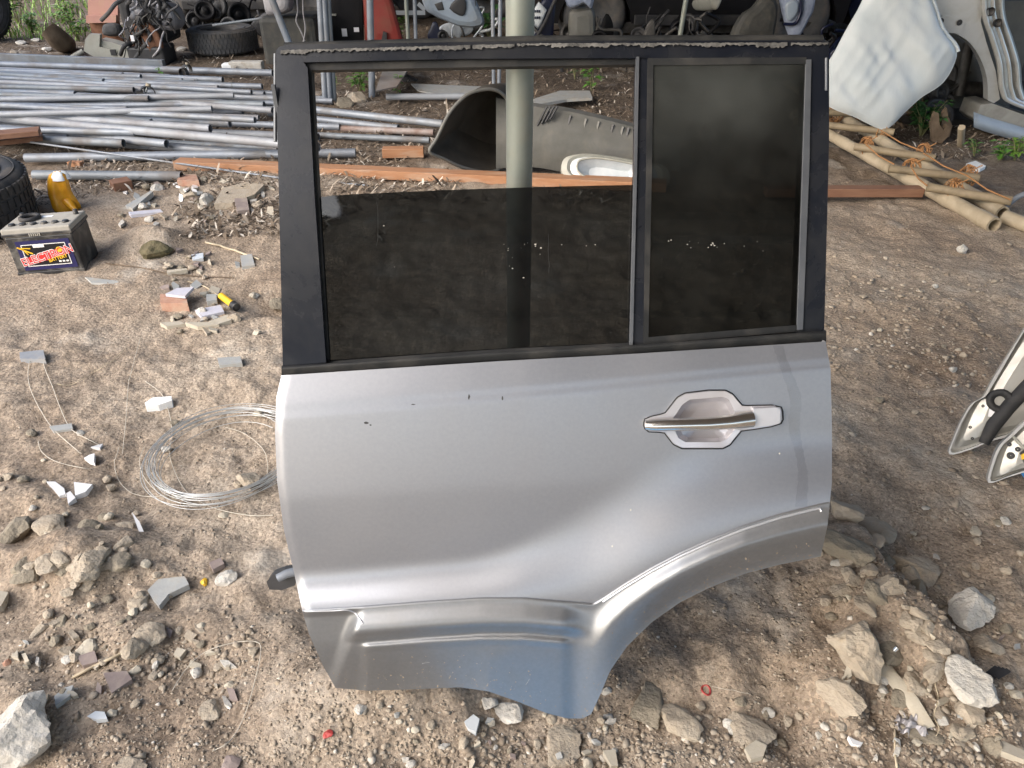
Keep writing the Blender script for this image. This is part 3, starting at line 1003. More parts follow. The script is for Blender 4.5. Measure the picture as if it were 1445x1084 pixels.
# ------------------------------------------------------------------ pipe pile
PIPES = [(-90, 88, 385, 103, .032, 0), (-90, 100, 330, 121, .026, 1), (-90, 109, 270, 119, .024, 0), (-90, 117, 308, 124, .024, 1), (-90, 122, 125, 128, .028, 0),
         (125, 127, 400, 141, .027, 1), (280, 135, 470, 143, .024, 0), (-90, 128, 240, 146, .027, 2), (-90, 137, 395, 152, .025, 1), (-90, 152, 392, 147, .022, 2),
         (-90, 158, 343, 162, .028, 0), (-90, 148, 214, 174, .028, 2), (60, 160, 290, 181, .028, 0), (150, 169, 325, 177, .028, 1), (-90, 159, 450, 210, .030, 2),
         (240, 173, 480, 181, .026, 0), (200, 184, 450, 196, .028, 0), (-90, 172, 235, 203, .028, 1), (-90, 186, 430, 222, .028, 0), (36, 223, 502, 216, .030, 0),
         (48, 247, 257, 251, .030, 0), (385, 150, 625, 175, .028, 1), (380, 162, 562, 181, .026, 0), (400, 190, 606, 198, .022, 0), (360, 137, 460, 141, .026, 0),
         (545, 137, 655, 136, .028, 0), (-90, 142, 330, 136, .022, 3), (-90, 164, 300, 158, .022, 3), (-90, 132, 210, 139, .022, 3), (-90, 181, 190, 187, .024, 2),
         (-90, 112, 205, 127, .022, 2), (60, 132, 385, 158, .024, 2), (-90, 146, 180, 155, .024, 3), (20, 150, 360, 170, .022, 3), (-90, 169, 120, 178, .024, 1),
         (90, 118, 392, 132, .022, 0), (-90, 94, 240, 108, .022, 0), (100, 195, 392, 212, .022, 0)]
rr = random.Random(5)
for k in range(36):
    ya = rr.uniform(90, 196); xe = rr.uniform(60, 380)
    PIPES.append((-90, ya, xe, ya + (xe + 90) * rr.uniform(.015, .085), rr.choice([.020, .024, .028]), rr.choice([0, 0, 1, 1, 2])))
for x0, y0, x1, y1, r, layer in PIPES:
    r *= .88
    z = r + .012 + layer * .048
    a, b = gp(x0, y0, z), gp(x1, y1, z)
    a[2] += max(0, float(hgt(a[0], a[1]))) * .6
    b[2] += max(0, float(hgt(b[0], b[1]))) * .6
    one('steel_pipe', MB().pipe(a, b, r, .004), rr.choice(['galvanised', 'galvanised', 'galvanised', 'galvanised_dull', 'galvanised_stained']), 'grey galvanised steel pipe lying in the loose pipe pile', 'pipe', 'pipes in the pile')
a, b = gp(395, 178, .03), gp(612, 187, .03)
one('rusty_pipe', MB().pipe(a, b, .022), 'rusty_pipe', 'rust streaked steel pipe lying among the grey pipes', 'pipe')
a, b = gp(-60, 80, .05), gp(232, 92, .04)
one('steel_channel', MB().beam(a, b, .05, .09), 'galvanised_dull', 'flat grey steel channel along the back of the pipe pile', 'channel', bevel=.004)
a, b = gp(-60, 186, .12), gp(400, 252, .02)
one('steel_rod', MB().tube([a, b], .0065, 8), 'galvanised', 'thin bright steel rod slanting down off the front of the pile', 'rod')
a, b = gp(440, 256, .02), gp(520, 262, .02)
one('steel_rod', MB().tube([a, b], .006, 8), 'galvanised', 'short thin rod on the ground below the long timber', 'rod')

# clamps on the pile
def clamp(px, py, z, s, rz, label):
    c = gp(px, py, z)
    t = thing('scaffold_clamp', c, label, 'clamp')
    ax = np.array([[math.cos(rz), math.sin(rz), 0], [-math.sin(rz), math.cos(rz), 0], [0, 0, 1]])
    m1 = MB()
    for k in range(2):
        cc_ = c + ax[0] * s * (.6 if k else -.4) + np.array([0, 0, s * (.3 + .5 * k)])
        n = 14
        arc = [cc_ + (ax[1 - k] * math.cos(a) + ax[2] * math.sin(a)) * s * .9 for a in np.linspace(-.6, 4.0, n)]
        w = ax[k] * s * .45
        m1.grid([[p - w for p in arc], [p + w for p in arc]])
        m1.grid([[p - w + (cc_ - p) * -.14 for p in arc], [p + w + (cc_ - p) * -.14 for p in arc]])
        m1.ringstrip([p - w for p in arc], [p - w + (cc_ - p) * -.14 for p in arc], closed=False)
    part('jaw', m1, 'rust' if s < .04 else 'grease_metal', t)
    part('bolt', MB().tube([c + ax[0] * s * .4 + np.array([0, 0, s * .9]), c + ax[0] * s * .9 + np.array([0, 0, s * 2.1])], s * .17, 8), 'chrome', t)
    part('nut', MB().tube([c + ax[0] * s * .85 + np.array([0, 0, s * 1.7]), c + ax[0] * s * 1.0 + np.array([0, 0, s * 2.05])], s * .34, 6), 'bamboo', t)
clamp(204, 141, .10, .052, .5, 'greasy steel scaffold clamp with tall bolt on the pipes')
clamp(262, 105, .05, .042, 1.1, 'small brass coloured scaffold clamp by the back pipe')

# timbers
def timber(name, x0, y0, x1, y1, w, h, m, label, z=None):
    a, b = gp(x0, y0, h / 2 + .01 if z is None else z), gp(x1, y1, h / 2 + .01 if z is None else z)
    return one(name, MB().beam(a, b, w, h), m, label, 'plank', bevel=.003)
timber('timber_plank', 250, 231, 940, 262, .09, .05, 'timber', 'long orange brown timber plank lying behind the car door')
timber('timber_plank', 1080, 270, 1300, 270, .07, .045, 'timber_brown', 'dark brown timber lying under the bamboo ladder end')
timber('timber_plank', -60, 196, 56, 185, .12, .03, 'timber_brown', 'brown board on the pipes above the lying tyre', .16)
timber('timber_plank', -60, 206, 60, 193, .10, .03, 'timber_brown', 'darker brown board wedged under the other board', .11)
timber('wood_offcut', 540, 215, 598, 214, .07, .055, 'timber', 'short timber offcut on the litter behind the window')
timber('wood_offcut', 158, 263, 184, 258, .09, .05, 'timber_brown', 'small reddish wood block near the amber bag', None)
timber('wood_offcut', 98, 231, 116, 232, .04, .03, 'timber', 'tiny orange wood chip in front of the pipes')

# ------------------------------------------------------------------ tyres
def tyre(name, c, ro, w, ax, label, m='rubber', group=None, rim=None, lugs=54):
    t = thing(name, c, label, 'tyre', group)
    ri = ro * .60
    h = w / 2
    prof = [(ri, -h * .72), (ri + .012, -h * .86), (ro * .80, -h), (ro * .93, -h * .93), (ro * .985, -h * .74), (ro * .99, 0), (ro * .985, h * .74), (ro * .93, h * .93), (ro * .80, h), (ri + .012, h * .86), (ri, h * .72), (ri * .98, 0), (ri, -h * .72)]
    part('carcass', MB().lathe(c, prof, 56, ax), m, t)
    m1 = MB()
    for k in range(lugs):
        for row in (-.62, -.2, .22, .64):
            a = 2 * math.pi * (k + (.5 if row in (-.2, .64) else 0)) / lugs
            e0 = ax[0] * math.cos(a) + ax[1] * math.sin(a)
            e1 = -ax[0] * math.sin(a) + ax[1] * math.cos(a)
            m1.box(np.array(c) + e0 * ro * .988 + ax[2] * row * h, (ro * .028, ro * 2 * math.pi / lugs * .62, h * .34), np.array([e0, e1, ax[2]]))
    part('tread', m1, m, t, kind='stuff')
    m1 = MB()
    for s in (-1, 1):
        for q in (.70, .87):
            m1.tube([np.array(c) + (ax[0] * math.cos(a) + ax[1] * math.sin(a)) * ro * q + ax[2] * s * h * (.955 if q < .8 else .975) for a in np.linspace(0, 2 * math.pi, 49)[:-1]], .0035, 5, closed=True)
    part('sidewall_ring', m1, m, t)
    if rim:
        part('rim', MB().lathe(c, [(ri * .99, h * .7), (ri * .92, h * .5), (ri * .88, -h * .2), (ri * .35, -h * .3), (ri * .3, -h * .1), (.001, -h * .1)], 40, ax), rim, t)
    return t
UP = np.eye(3)
def tilted(nrm):
    n = np.array(nrm, float); n /= np.linalg.norm(n)
    a = np.cross(n, [0, 1, .3]); a /= np.linalg.norm(a)
    return np.array([a, np.cross(n, a), n])
c = gp(-58, 325)
tyre('tyre', (c[0], c[1], .15), .36, .27, tilted((.06, -.03, 1)), 'black tyre lying flat on the ground behind the battery', 'rubber')
c = gp(318, 74)
tyre('tyre', (c[0], c[1], .125), .335, .22, UP, 'worn tyre with rim lying flat under the wrecks', 'rubber_worn', rim='grease_metal')
c = gp(-22, 60)
tyre('tyre', (c[0], c[1], .36), .36, .24, tilted((1, -.5, .1)), 'dark tyre standing upright beside the grass', 'rubber')

# ------------------------------------------------------------------ battery
pl, pr = gh(27, 389), gh(120, 383)
bz = min(pl[2], pr[2]) - .004
xd = pr - pl; xd[2] = .010; L_ = np.linalg.norm(xd); xd /= L_
upv = np.array([-.035, .02, 1.0]); upv -= xd * np.dot(upv, xd); upv /= np.linalg.norm(upv)
yd = np.cross(upv, xd)
AXB = np.array([xd, yd, upv])
bo = np.array([pl[0], pl[1], bz])
BD, BH = .185, .215
bat = thing('car_battery', bo + xd * L_ / 2 + yd * BD / 2, 'dusty black car battery with blue and red label beside the tyre', 'battery')
def bl(x, y, z): return bo + xd * x + yd * y + upv * z
part('case', MB().box(bl(L_ / 2, BD / 2, BH * .40), (L_, BD, BH * .80), AXB), 'battery_case', bat, bevel=.006)
part('base_ledge', MB().box(bl(L_ / 2, BD / 2, .008), (L_ + .006, BD + .006, .016), AXB), 'battery_case', bat, bevel=.003)
lid = part('lid', MB().box(bl(L_ / 2, BD / 2, BH * .885), (L_ + .008, BD + .008, BH * .17), AXB), 'battery_lid', bat, bevel=.006)
part('lid_band', MB().box(bl(L_ / 2, BD / 2, BH * .845), (L_ + .012, BD + .012, BH * .06), AXB), 'battery_case', bat, bevel=.003)
for k in range(6):
    part('vent_cap', MB().lathe(bl(L_ * (.10 + .16 * k), BD * .24, BH * .97), [(.001, .008), (.012, .008), (.014, .005), (.014, 0)], 14, AXB), 'battery_case', lid)
part('filler_ring', MB().tube([bl(L_ * .27 + .036 * math.cos(a), BD * .62 + .036 * math.sin(a), BH * .985 + .005) for a in np.linspace(0, 6.28, 25)[:-1]], .009, 8, closed=True), 'rubber', lid)
for x_ in (.12, .93):
    part('terminal', MB().lathe(bl(L_ * x_, BD * .78, BH * .97), [(.001, .02), (.009, .02), (.011, .0)], 14, AXB), 'grease_metal', lid)
part('lid_sticker', MB().box(bl(L_ * .50, BD * .74, BH * .972), (.045, .02, .001), AXB), 'label_white', lid)
for k in range(6):
    part('vent_slot', MB().box(bl(L_ * (.40 + .03 * k), -.008, BH * .84), (.004, .004, .012), AXB), 'battery_lid', lid)
part('label', MB().box(bl(L_ * .53, -.0010, BH * .41), (L_ * .80, .002, BH * .60), AXB), 'print_blue', bat)
lab = bat.children[-1]
part('label_field', MB().box(bl(L_ * .53, -.0026, BH * .42), (L_ * .66, .001, BH * .45), AXB), 'print_black', lab)
def frame_rect(x0, x1, z0, z1, w, y):
    m1 = MB()
    for a0, a1, b0, b1 in ((x0, x1, z0, z0 + w), (x0, x1, z1 - w, z1), (x0, x0 + w, z0 + w, z1 - w), (x1 - w, x1, z0 + w, z1 - w)):
        m1.box(bl((a0 + a1) / 2, y, (b0 + b1) / 2), (a1 - a0, .001, b1 - b0), AXB)
    return m1
part('label_border', frame_rect(L_ * .20, L_ * .86, BH * .19, BH * .64, .003, -.0036), 'print_white', lab)
def text_mesh(txt, x, z, size, ang, m, y, parent, name, shear=0.0, bold=0.0, sy=1.0):
    cu = bpy.data.curves.new('txt', 'FONT')
    cu.body, cu.size, cu.align_x, cu.align_y, cu.extrude, cu.shear, cu.offset = txt, size, 'CENTER', 'CENTER', .0003, shear, bold
    to = bpy.data.objects.new('txt', cu)
    COL.objects.link(to)
    dg = bpy.context.evaluated_depsgraph_get()
    tm = bpy.data.meshes.new_from_object(to.evaluated_get(dg))
    bpy.data.objects.remove(to)
    ca, sa = math.cos(ang), math.sin(ang)
    mb = MB()
    mb.add([bl(x + v.co.x * ca - v.co.y * sy * sa, y - v.co.z, z + v.co.x * sa + v.co.y * sy * ca) for v in tm.vertices], [tuple(p.vertices) for p in tm.polygons])
    return part(name, mb, m, parent)
ang = R(13)
def rot_box(x, z, w, h, y, ang):
    c_, s_ = math.cos(ang), math.sin(ang)
    return MB().box(bl(x, y, z), (w, .001, h), np.array([xd * c_ + upv * s_, yd, upv * c_ - xd * s_]))
part('label_banner', rot_box(L_ * .535, BH * .385, L_ * .70, BH * .155, -.0046, ang), 'print_red', lab)
text_mesh('ELECTRON', L_ * .535, BH * .392, .046, ang, 'print_white', -.0056, lab, 'lettering_edge', .12, .0022, 1.05)
text_mesh('ELECTRON', L_ * .535, BH * .392, .046, ang, 'print_red', -.0064, lab, 'lettering', .12, .0, 1.05)
text_mesh('BATTERY', L_ * .68, BH * .325, .020, ang, 'print_yellow', -.0060, lab, 'lettering_small', .1, .0005)
part('label_spot', MB().lathe(bl(L_ * .745, -.0066, BH * .505), [(.001, .0), (.012, .0)], 20, np.array([xd, upv, -yd])), 'print_yellow', lab)
ar = MB()
for (xa, za, xb, zb, w) in ((.14, .60, .34, .45, .006), (.16, .585, .33, .56, .004), (.20, .57, .27, .44, .004)):
    a, b = bl(L_ * xa, -.0048, BH * za), bl(L_ * xb, -.0048, BH * zb)
    ar.beam(a, b, .001, w, up=upv)
part('label_arrow', ar, 'print_yellow', lab)
part('label_tag', MB().box(bl(L_ * .46, -.0048, BH * .60), (.045, .001, .012), AXB), 'print_white', lab)
for k in range(3):
    part('label_mark', MB().box(bl(L_ * (.70 + .055 * k), -.0048, BH * .26), (.010, .001, .007), AXB), 'print_white', lab)

# amber bag
c = gh(92, 296)
s = mpp(c)
bag = thing('plastic_bag', c, 'crumpled amber plastic bag standing behind the battery', 'bag')
m_ = MB()
P_ = []
for i in range(13):
    t = i / 12
    z = t * 54 * s * 1.05
    r = s * lerp_tab([(0, 17), (.15, 18), (.45, 15), (.75, 12.5), (.92, 10), (1, 3)], t)
    cx = lerp_tab([(0, 0), (.5, 1), (.8, 5), (1, 8)], t) * s
    P_.append([(c[0] + cx + r * (1 + .22 * math.sin(3 * a + 4 * t) + .10 * math.sin(7 * a + 9 * t)) * math.cos(a), c[1] + r * .8 * (1 + .2 * math.cos(4 * a + 3 * t)) * math.sin(a), c[2] - .005 + z) for a in np.linspace(0, 2 * math.pi, 29)])
part('body', MB().grid(P_), 'amber_plastic', bag)
top = np.array([c[0] + 8 * s, c[1], c[2] + 53 * s])
m_ = MB()
P_ = [[top + np.array([math.cos(a) * r * s * (1 + .25 * math.sin(5 * a)), math.sin(a) * r * s, zz * s]) for a in np.linspace(0, 2 * math.pi, 21)] for r, zz in ((11, -9), (10, -3), (7, 1), (1, 2.5))]
part('cap', MB().grid(P_), 'foam', bag)
tail = [c + np.array([10 * s, -.02, 14 * s]), c + np.array([18 * s, -.04, 8 * s]), c + np.array([26 * s, -.06, .004])]
part('tail', MB().tube(tail, [7 * s, 5 * s, 2 * s], 8), 'amber_plastic', bag)

# ------------------------------------------------------------------ wire coil and loose wires
cc_ = gh(322, 645)
coil = MB()
cz_ = float(max(hgt(cc_[0] + .17 * math.cos(a), cc_[1] + .17 * math.sin(a)) for a in np.arange(0, 6.2, .3))) * .75
rr = random.Random(21)
R0 = 100 * mpp(cc_)
ky = 0.80
for k in range(15):
    rx = R0 * rr.uniform(.86, 1.06); ox, oy = rr.gauss(0, .012), rr.gauss(0, .014)
    ph, am = rr.uniform(0, 6), rr.uniform(0, .006)
    zb = rr.uniform(.003, .035)
    tl = rr.uniform(-.02, .02)
    pts = []
    for a in np.linspace(0, 2 * math.pi, 65)[:-1]:
        x = cc_[0] + ox + rx * math.cos(a) * (1 + .03 * math.sin(2 * a + ph)); y = cc_[1] + oy + rx * 1.05 * math.sin(a)
        pts.append((x, y, cz_ + zb + am * math.sin(3 * a + ph) + tl * math.sin(a) * .5))
    coil.tube(pts, .00095, 5, closed=True)
one('wire_coil', coil, 'wire', 'loose coil of thin grey wire on the soil beside the door', 'wire')
def loose(pts, r, m, label, name='loose_wire', lift=.004, cat='wire', n=6):
    sp = smooth_poly([np.array(p, float) for p in pts], 8, False)
    r = r * .72 if r < .002 else r
    mb = MB().tube([gh(a, b, lift + .004 * math.sin(i * .4) ** 2) for i, (a, b) in enumerate(sp)], r, n)
    return one(name, mb, m, label, cat)
loose([(46, 500), (40, 520), (42, 545), (55, 575), (75, 605), (100, 628), (115, 640)], .0017, 'pale_cord', 'pale wire curving down from the small grey block, outer strand')
loose([(62, 495), (62, 515), (74, 545), (85, 575), (100, 605), (125, 620), (140, 628)], .0017, 'pale_cord', 'pale wire curving down from the small grey block, inner strand')
loose([(54, 622), (58, 636), (72, 648), (95, 656), (125, 662)], .0015, 'pale_cord', 'short pale wire hooked over the broken white tiles')
loose([(198, 477), (188, 515), (181, 545), (178, 590), (173, 640)], .0013, 'pale_cord', 'straight thin wire crossing the soil left of the coil')
loose([(168, 632), (162, 655), (168, 678), (185, 695), (210, 701), (232, 699)], .0015, 'pale_cord', 'single wire loop left of the coil, outer one')
loose([(203, 632), (197, 650), (203, 672), (222, 694), (250, 709), (275, 712)], .0015, 'pale_cord', 'single wire loop left of the coil, touching it')
loose([(205, 538), (228, 556), (238, 580), (243, 610), (240, 645), (262, 692), (300, 716), (350, 727), (385, 727)], .0015, 'pale_cord', 'long wire passing under the white foam piece and round the coil')
loose([(318, 603), (345, 612), (372, 635), (378, 665), (370, 680)], .0014, 'pale_cord', 'wire loop lying inside the coil beside the stone')
loose([(80, 542), (100, 543), (130, 527), (160, 508), (178, 490)], .0016, 'twig', 'thin pale stick of wire on the soil above the coil', 'loose_wire')
loose([(243, 975), (262, 945), (290, 920), (330, 907), (362, 906), (368, 920), (360, 960), (345, 1010), (325, 1045), (300, 1060)], .0013, 'pale_cord', 'thin pale string looping over the soil in front of the hinge', 'string', cat='string')
loose([(150, 372), (200, 378), (250, 388), (330, 392)], .0022, 'dead_wood', 'long dark twig on the soil right of the battery', 'twig', cat='twig')
loose([(290, 342), (320, 350), (366, 366)], .005, 'twig', 'pale straight stick lying by the debris hollow', 'twig', cat='twig')
loose([(103, 956), (130, 942), (176, 920)], .0035, 'twig', 'pale straw stick lying among the tile shards', 'twig', cat='twig')
loose([(1263, 1030), (1263, 1060), (1266, 1084)], .0022, 'twig', 'thin straw standing among the gravel by the crumpled foil', 'twig', cat='twig')
loose([(1318, 965), (1324, 985), (1318, 1010), (1325, 1030), (1312, 1050)], .0014, 'twig', 'dry root curling beside the pale rock', 'root', cat='root')

# ------------------------------------------------------------------ flat shards, blocks, small litter
def shard(name, poly, th, m, label, cat, group=None, tilt=0.0, lift=.002, deep=.006):
    p3 = [gh(a, b, lift) for a, b in poly]
    c_ = sum(p3) / len(p3)
    zc = float(np.mean([p[2] for p in p3])) + th
    tx = random.uniform(-tilt, tilt); ty = random.uniform(-tilt, tilt)
    pl = [np.array([p[0], p[1], zc + tx * (p[0] - c_[0]) + ty * (p[1] - c_[1])]) for p in p3]
    return one(name, MB().prism(pl, (0, 0, -th - deep)), m, label, cat, group, bevel=min(.0012, th * .3))
G1 = 'broken white tile shards'
WL = 'broken white glazed tile shard on the soil left of the coil'
shard('tile_shard', [(67, 683), (80, 684), (92, 693), (94, 701), (84, 702), (76, 692)], .008, 'white_tile', WL, 'tile shard', G1, .15)
shard('tile_shard', [(105, 682), (132, 688), (123, 700), (108, 704)], .010, 'white_tile', WL, 'tile shard', G1, .15)
shard('tile_shard', [(119, 648), (127, 644), (136, 647), (135, 658), (128, 656)], .010, 'white_tile', WL, 'tile shard', G1, .2)
shard('tile_shard', [(95, 700), (101, 698), (109, 708), (97, 713)], .010, 'white_tile', WL, 'tile shard', G1, .2)
shard('tile_shard', [(190, 734), (200, 745), (206, 757), (203, 762), (196, 750)], .006, 'white_tile', WL, 'tile shard', G1, .2)
shard('tile_shard', [(128, 632), (146, 629), (142, 635)], .006, 'white_tile', WL, 'tile shard', G1, .2)
shard('tile_shard', [(208, 833), (225, 822), (262, 818), (269, 832), (240, 845), (226, 860), (218, 850)], .010, 'grey_tile', 'large grey tile shard beside the yellow scrap', 'tile shard', None, .12)
shard('tile_shard', [(148, 955), (180, 950), (188, 963), (158, 980)], .009, 'brown_tile', 'brown tile shard below the straw stick', 'tile shard', None, .1)
shard('tile_shard', [(110, 930), (135, 922), (140, 938), (118, 943)], .009, 'brown_tile', 'brown tile shard behind the straw stick', 'tile shard', None, .1)
shard('tile_shard', [(295, 795), (312, 790), (318, 800), (302, 810)], .009, 'brown_tile', 'small brown tile piece beside the yellow scrap', 'tile shard', None, .1)
shard('tile_shard', [(78, 985), (92, 975), (106, 972), (100, 985), (80, 1000)], .008, 'grey_tile', 'curved grey tile shard near the big pale rock', 'tile shard', None, .2)
shard('tile_shard', [(122, 1010), (135, 1004), (150, 1010), (153, 1018), (138, 1020)], .006, 'pale_lens', 'pale blue grey shard lying alone on the soil', 'tile shard', None, .1)
shard('tile_shard', [(0, 850), (0, 838), (15, 842), (6, 862), (0, 866)], .012, 'beige_tile', 'beige tile shard at the edge of the dirt mound', 'tile shard', None, .1)
shard('tile_shard', [(655, 1018), (668, 1011), (677, 1020), (672, 1038), (660, 1030)], .007, 'pale_lens', 'pale grey tile shard in front of the door corner', 'tile shard', None, .1)
shard('tile_shard', [(850, 1065), (868, 1062), (872, 1084), (862, 1084)], .010, 'beige_tile', 'beige tile corner in the gravel in front of the arch', 'tile shard', None, .1)
shard('tile_shard', [(1050, 1058), (1066, 1047), (1080, 1058), (1076, 1072), (1058, 1076)], .010, 'beige_tile', 'beige tile shard in the gravel below the red ring', 'tile shard', None, .1)
shard('tile_shard', [(1410, 1042), (1445, 1066), (1445, 1078), (1408, 1070)], .010, 'beige_tile', 'triangular beige tile shard beside the gravel heap', 'tile shard', None, .1)
shard('tile_shard', [(1195, 1042), (1205, 1046), (1217, 1050), (1214, 1055), (1202, 1053)], .006, 'white_tile', 'white china shard below the boulder', 'tile shard', None, .1)
shard('rubble_slab', [(316, 272), (350, 263), (374, 268), (360, 282), (330, 294), (304, 297)], .03, 'rock', 'long flat stone slab among the rubble below the pipes', 'slab', None, .08)
shard('tile_shard', [(332, 290), (350, 287), (353, 303), (336, 305)], .03, 'brown_tile', 'small brownish tile on the rubble slab', 'tile shard', None, .1)
shard('tile_shard', [(255, 255), (278, 254), (282, 262), (252, 264)], .03, 'brick', 'pinkish tile piece at the front pipe end', 'tile shard', None, .1)
shard('wood_strip', [(178, 294), (214, 276), (218, 279), (188, 298)], .02, 'grey_tile', 'grey strip of board on the rubble', 'strip', None, .08)
shard('wood_strip', [(182, 303), (226, 296), (230, 299), (186, 309)], .010, 'lilac_strip', 'pale lilac strip lying on the rubble', 'strip', None, .08)
shard('label_card', [(120, 392), (165, 396), (175, 402), (130, 402)], .003, 'grey_tile', 'dusty grey strip of sheet in front of the battery', 'sheet')
# debris cluster
shard('broken_brick', [(228, 424), (264, 424), (268, 440), (229, 438)], .032, 'brick', 'brick end lying in the debris hollow', 'brick', None, .04)
shard('tile_shard', [(234, 418), (250, 407), (275, 410), (262, 422)], .010, 'lilac_strip', 'pale tile resting on the brick end', 'tile shard', None, .05, .034, .001)
shard('tile_shard', [(276, 442), (312, 435), (317, 442), (285, 450)], .012, 'lilac_strip', 'pale bluish tile in front of the brick end', 'tile shard', None, .05)
shard('tile_shard', [(262, 460), (300, 456), (310, 461), (280, 467)], .012, 'beige_tile', 'thin beige tile in front of the debris, wider one', 'tile shard', None, .04)
shard('tile_shard', [(227, 461), (255, 456), (262, 460), (236, 465)], .012, 'beige_tile', 'thin beige tile in front of the debris, narrower one', 'tile shard', None, .04)
shard('tile_shard', [(295, 455), (322, 449), (328, 456), (305, 460)], .010, 'beige_tile', 'beige chip tucked beside the thin tiles', 'tile shard', None, .04)
shard('tile_shard', [(292, 420), (306, 419), (308, 431), (293, 432)], .018, 'grey_tile', 'dark grey cube of tile in the debris', 'tile shard', None, .04)
shard('tile_shard', [(236, 382), (264, 383), (266, 388), (236, 388)], .012, 'beige_tile', 'beige strip at the back of the debris hollow', 'tile shard', None, .04)
shard('tile_shard', [(340, 366), (356, 362), (360, 376), (342, 380)], .012, 'grey_tile', 'dark slate piece at the back of the debris hollow', 'tile shard', None, .04)
shard('tile_shard', [(270, 360), (288, 362), (288, 369), (272, 368)], .010, 'pale_lens', 'pale chip at the back of the debris hollow', 'tile shard', None, .04)
p0, p1 = gh(312, 418, .02), gh(334, 434, .02)
tb = thing('paint_tube', p0, 'yellow tube with dark cap lying in the debris', 'tube')
part('barrel', MB().tube([p0, p0 * .25 + p1 * .75], .014, 12), 'print_yellow', tb)
part('cap', MB().tube([p0 * .25 + p1 * .75, p1], .017, 12), 'battery_case', tb)
loose([(265, 397), (290, 405), (312, 420)], .003, 'twig', 'pale stick leaning toward the yellow tube', 'twig', cat='twig')
shard('grey_block', [(30, 503), (64, 501), (66, 513), (31, 514)], .018, 'slate', 'small grey blue block with wires looped over it', 'block', None, .02)
shard('grey_block', [(308, 511), (340, 508), (343, 517), (310, 519)], .014, 'grey_tile', 'small grey tile strip near the front pillar of the door', 'block', None, .02)
shard('foam_piece', [(206, 574), (218, 569), (244, 566), (245, 575), (226, 580), (208, 581)], .02, 'foam', 'white foam piece crossed by a wire', 'foam', None, .05)
shard('pale_slab', [(70, 603), (102, 600), (104, 608), (76, 611)], .006, 'grey_tile', 'thin dusty slab under the curving wires', 'slab', None, .02)
def scrap(px, py, s, m, name, label, cat, seed, flat=.6):
    rock(px, py, s, m, label, cat, None, seed, flat, name)

# ------------------------------------------------------------------ rocks
def ico(sub):
    import bmesh
    bm = bmesh.new()
    bmesh.ops.create_icosphere(bm, subdivisions=sub, radius=1)
    bm.verts.ensure_lookup_table()
    v = np.array([x.co[:] for x in bm.verts]); f = [tuple(q.index for q in p.verts) for p in bm.faces]
    bm.free()
    return v, f
ICO = {k: ico(k) for k in (1, 2, 3, 4)}
def rock_mesh(seed, sub=3, planes=11, rough=.06):
    g = np.random.default_rng(seed)
    v, f = ICO[sub]
    nrm = g.normal(size=(planes, 3)); nrm /= np.linalg.norm(nrm, axis=1)[:, None]
    d = g.uniform(.55, .95, planes)
    dt = v @ nrm.T
    rad = np.where(dt > .05, d / np.maximum(dt, .05), 9).min(1)
    rad = np.minimum(rad, 1.15)
    nz_ = fbm(v[:, 0] * 2.3 + seed, v[:, 1] * 2.3 + v[:, 2] * 1.7, 3)
    nz2 = fbm(v[:, 0] * 6 + seed * 2, v[:, 2] * 6 - v[:, 1] * 4, 2)
    rad = rad * (1 + rough * 3 * nz_ + rough * nz2)
    return v * rad[:, None], f
def rock(px, py, spx, m, label, cat='rock', group=None, seed=0, flat=.65, name='rock', elong=1.0, sink=.30, rot=None):
    # (px, py) is the middle of the stone in the photograph, spx its width there
    c_ = gh(px, py + spx * .18)
    s = spx * mpp(c_) / 2
    v, f = rock_mesh(seed + 100, 4 if spx > 55 else 3 if spx > 24 else 2)
    g = np.random.default_rng(seed)
    a = g.uniform(0, 6.28) if rot is None else rot
    Mx = np.array([[math.cos(a), -math.sin(a), 0], [math.sin(a), math.cos(a), 0], [0, 0, 1]])
    v = (v * np.array([elong, 1 / elong, flat])) @ Mx.T * s
    c_ = c_ + np.array([0, 0, s * flat * (1 - 2 * sink)])
    return one(name, MB().add(v + c_, f, False), m, label, cat, group)
rock(1203, 912, 84, 'rock', 'large angular tan boulder below the rear of the door', seed=1, flat=.75, sink=.2, elong=1.15, rot=-.7)
rock(1365, 855, 74, 'rock_pale', 'broad pale rock with ragged edge beside the trampled soil', seed=2, flat=.6, sink=.2)
rock(1366, 958, 68, 'rock_pale', 'whitish faceted rock above the gravel heap', seed=3, flat=.7, sink=.2)
rock(1292, 798, 62, 'rock', 'tan rock wedged in the ridge above the pale rock', seed=4, flat=.6, elong=1.2, rot=-.4)
rock(1232, 745, 50, 'rock', 'knobbly grey rock close to the rear edge of the door', seed=5, flat=.7)
rock(1190, 725, 46, 'rock', 'rounded soil crusted rock touching the rear edge of the door', seed=6, flat=.8)
rock(1195, 772, 70, 'rock_dark', 'sunken flat dark rock in the ridge behind the door', seed=7, flat=.45, elong=1.25, rot=-.8)
rock(1245, 956, 24, 'rock_pale', 'small upright pale stone by the long bark strip', seed=8, flat=.9)
rock(1325, 905, 32, 'rock', 'flat oval stone between the two pale rocks', seed=9, flat=.4)
rock(1302, 1030, 46, 'rock_dark', 'brown slab stone in the gravel heap', seed=10, flat=.4, elong=1.2)
rock(1250, 925, 40, 'rock_dark', 'dark stone tucked behind the tan boulder', seed=11, flat=.7)
rock(1180, 990, 60, 'rock', 'crusted stone half sunk in the bank below the boulder', seed=12, flat=.5, elong=1.3, rot=-.9)
rock(965, 1010, 58, 'rock', 'flat tan slab stone below the red ring', seed=13, flat=.3, sink=.35, elong=1.15)
rock(915, 985, 70, 'rock_dark', 'dusty flat slab stone beneath the wheel arch', seed=14, flat=.22, sink=.4)
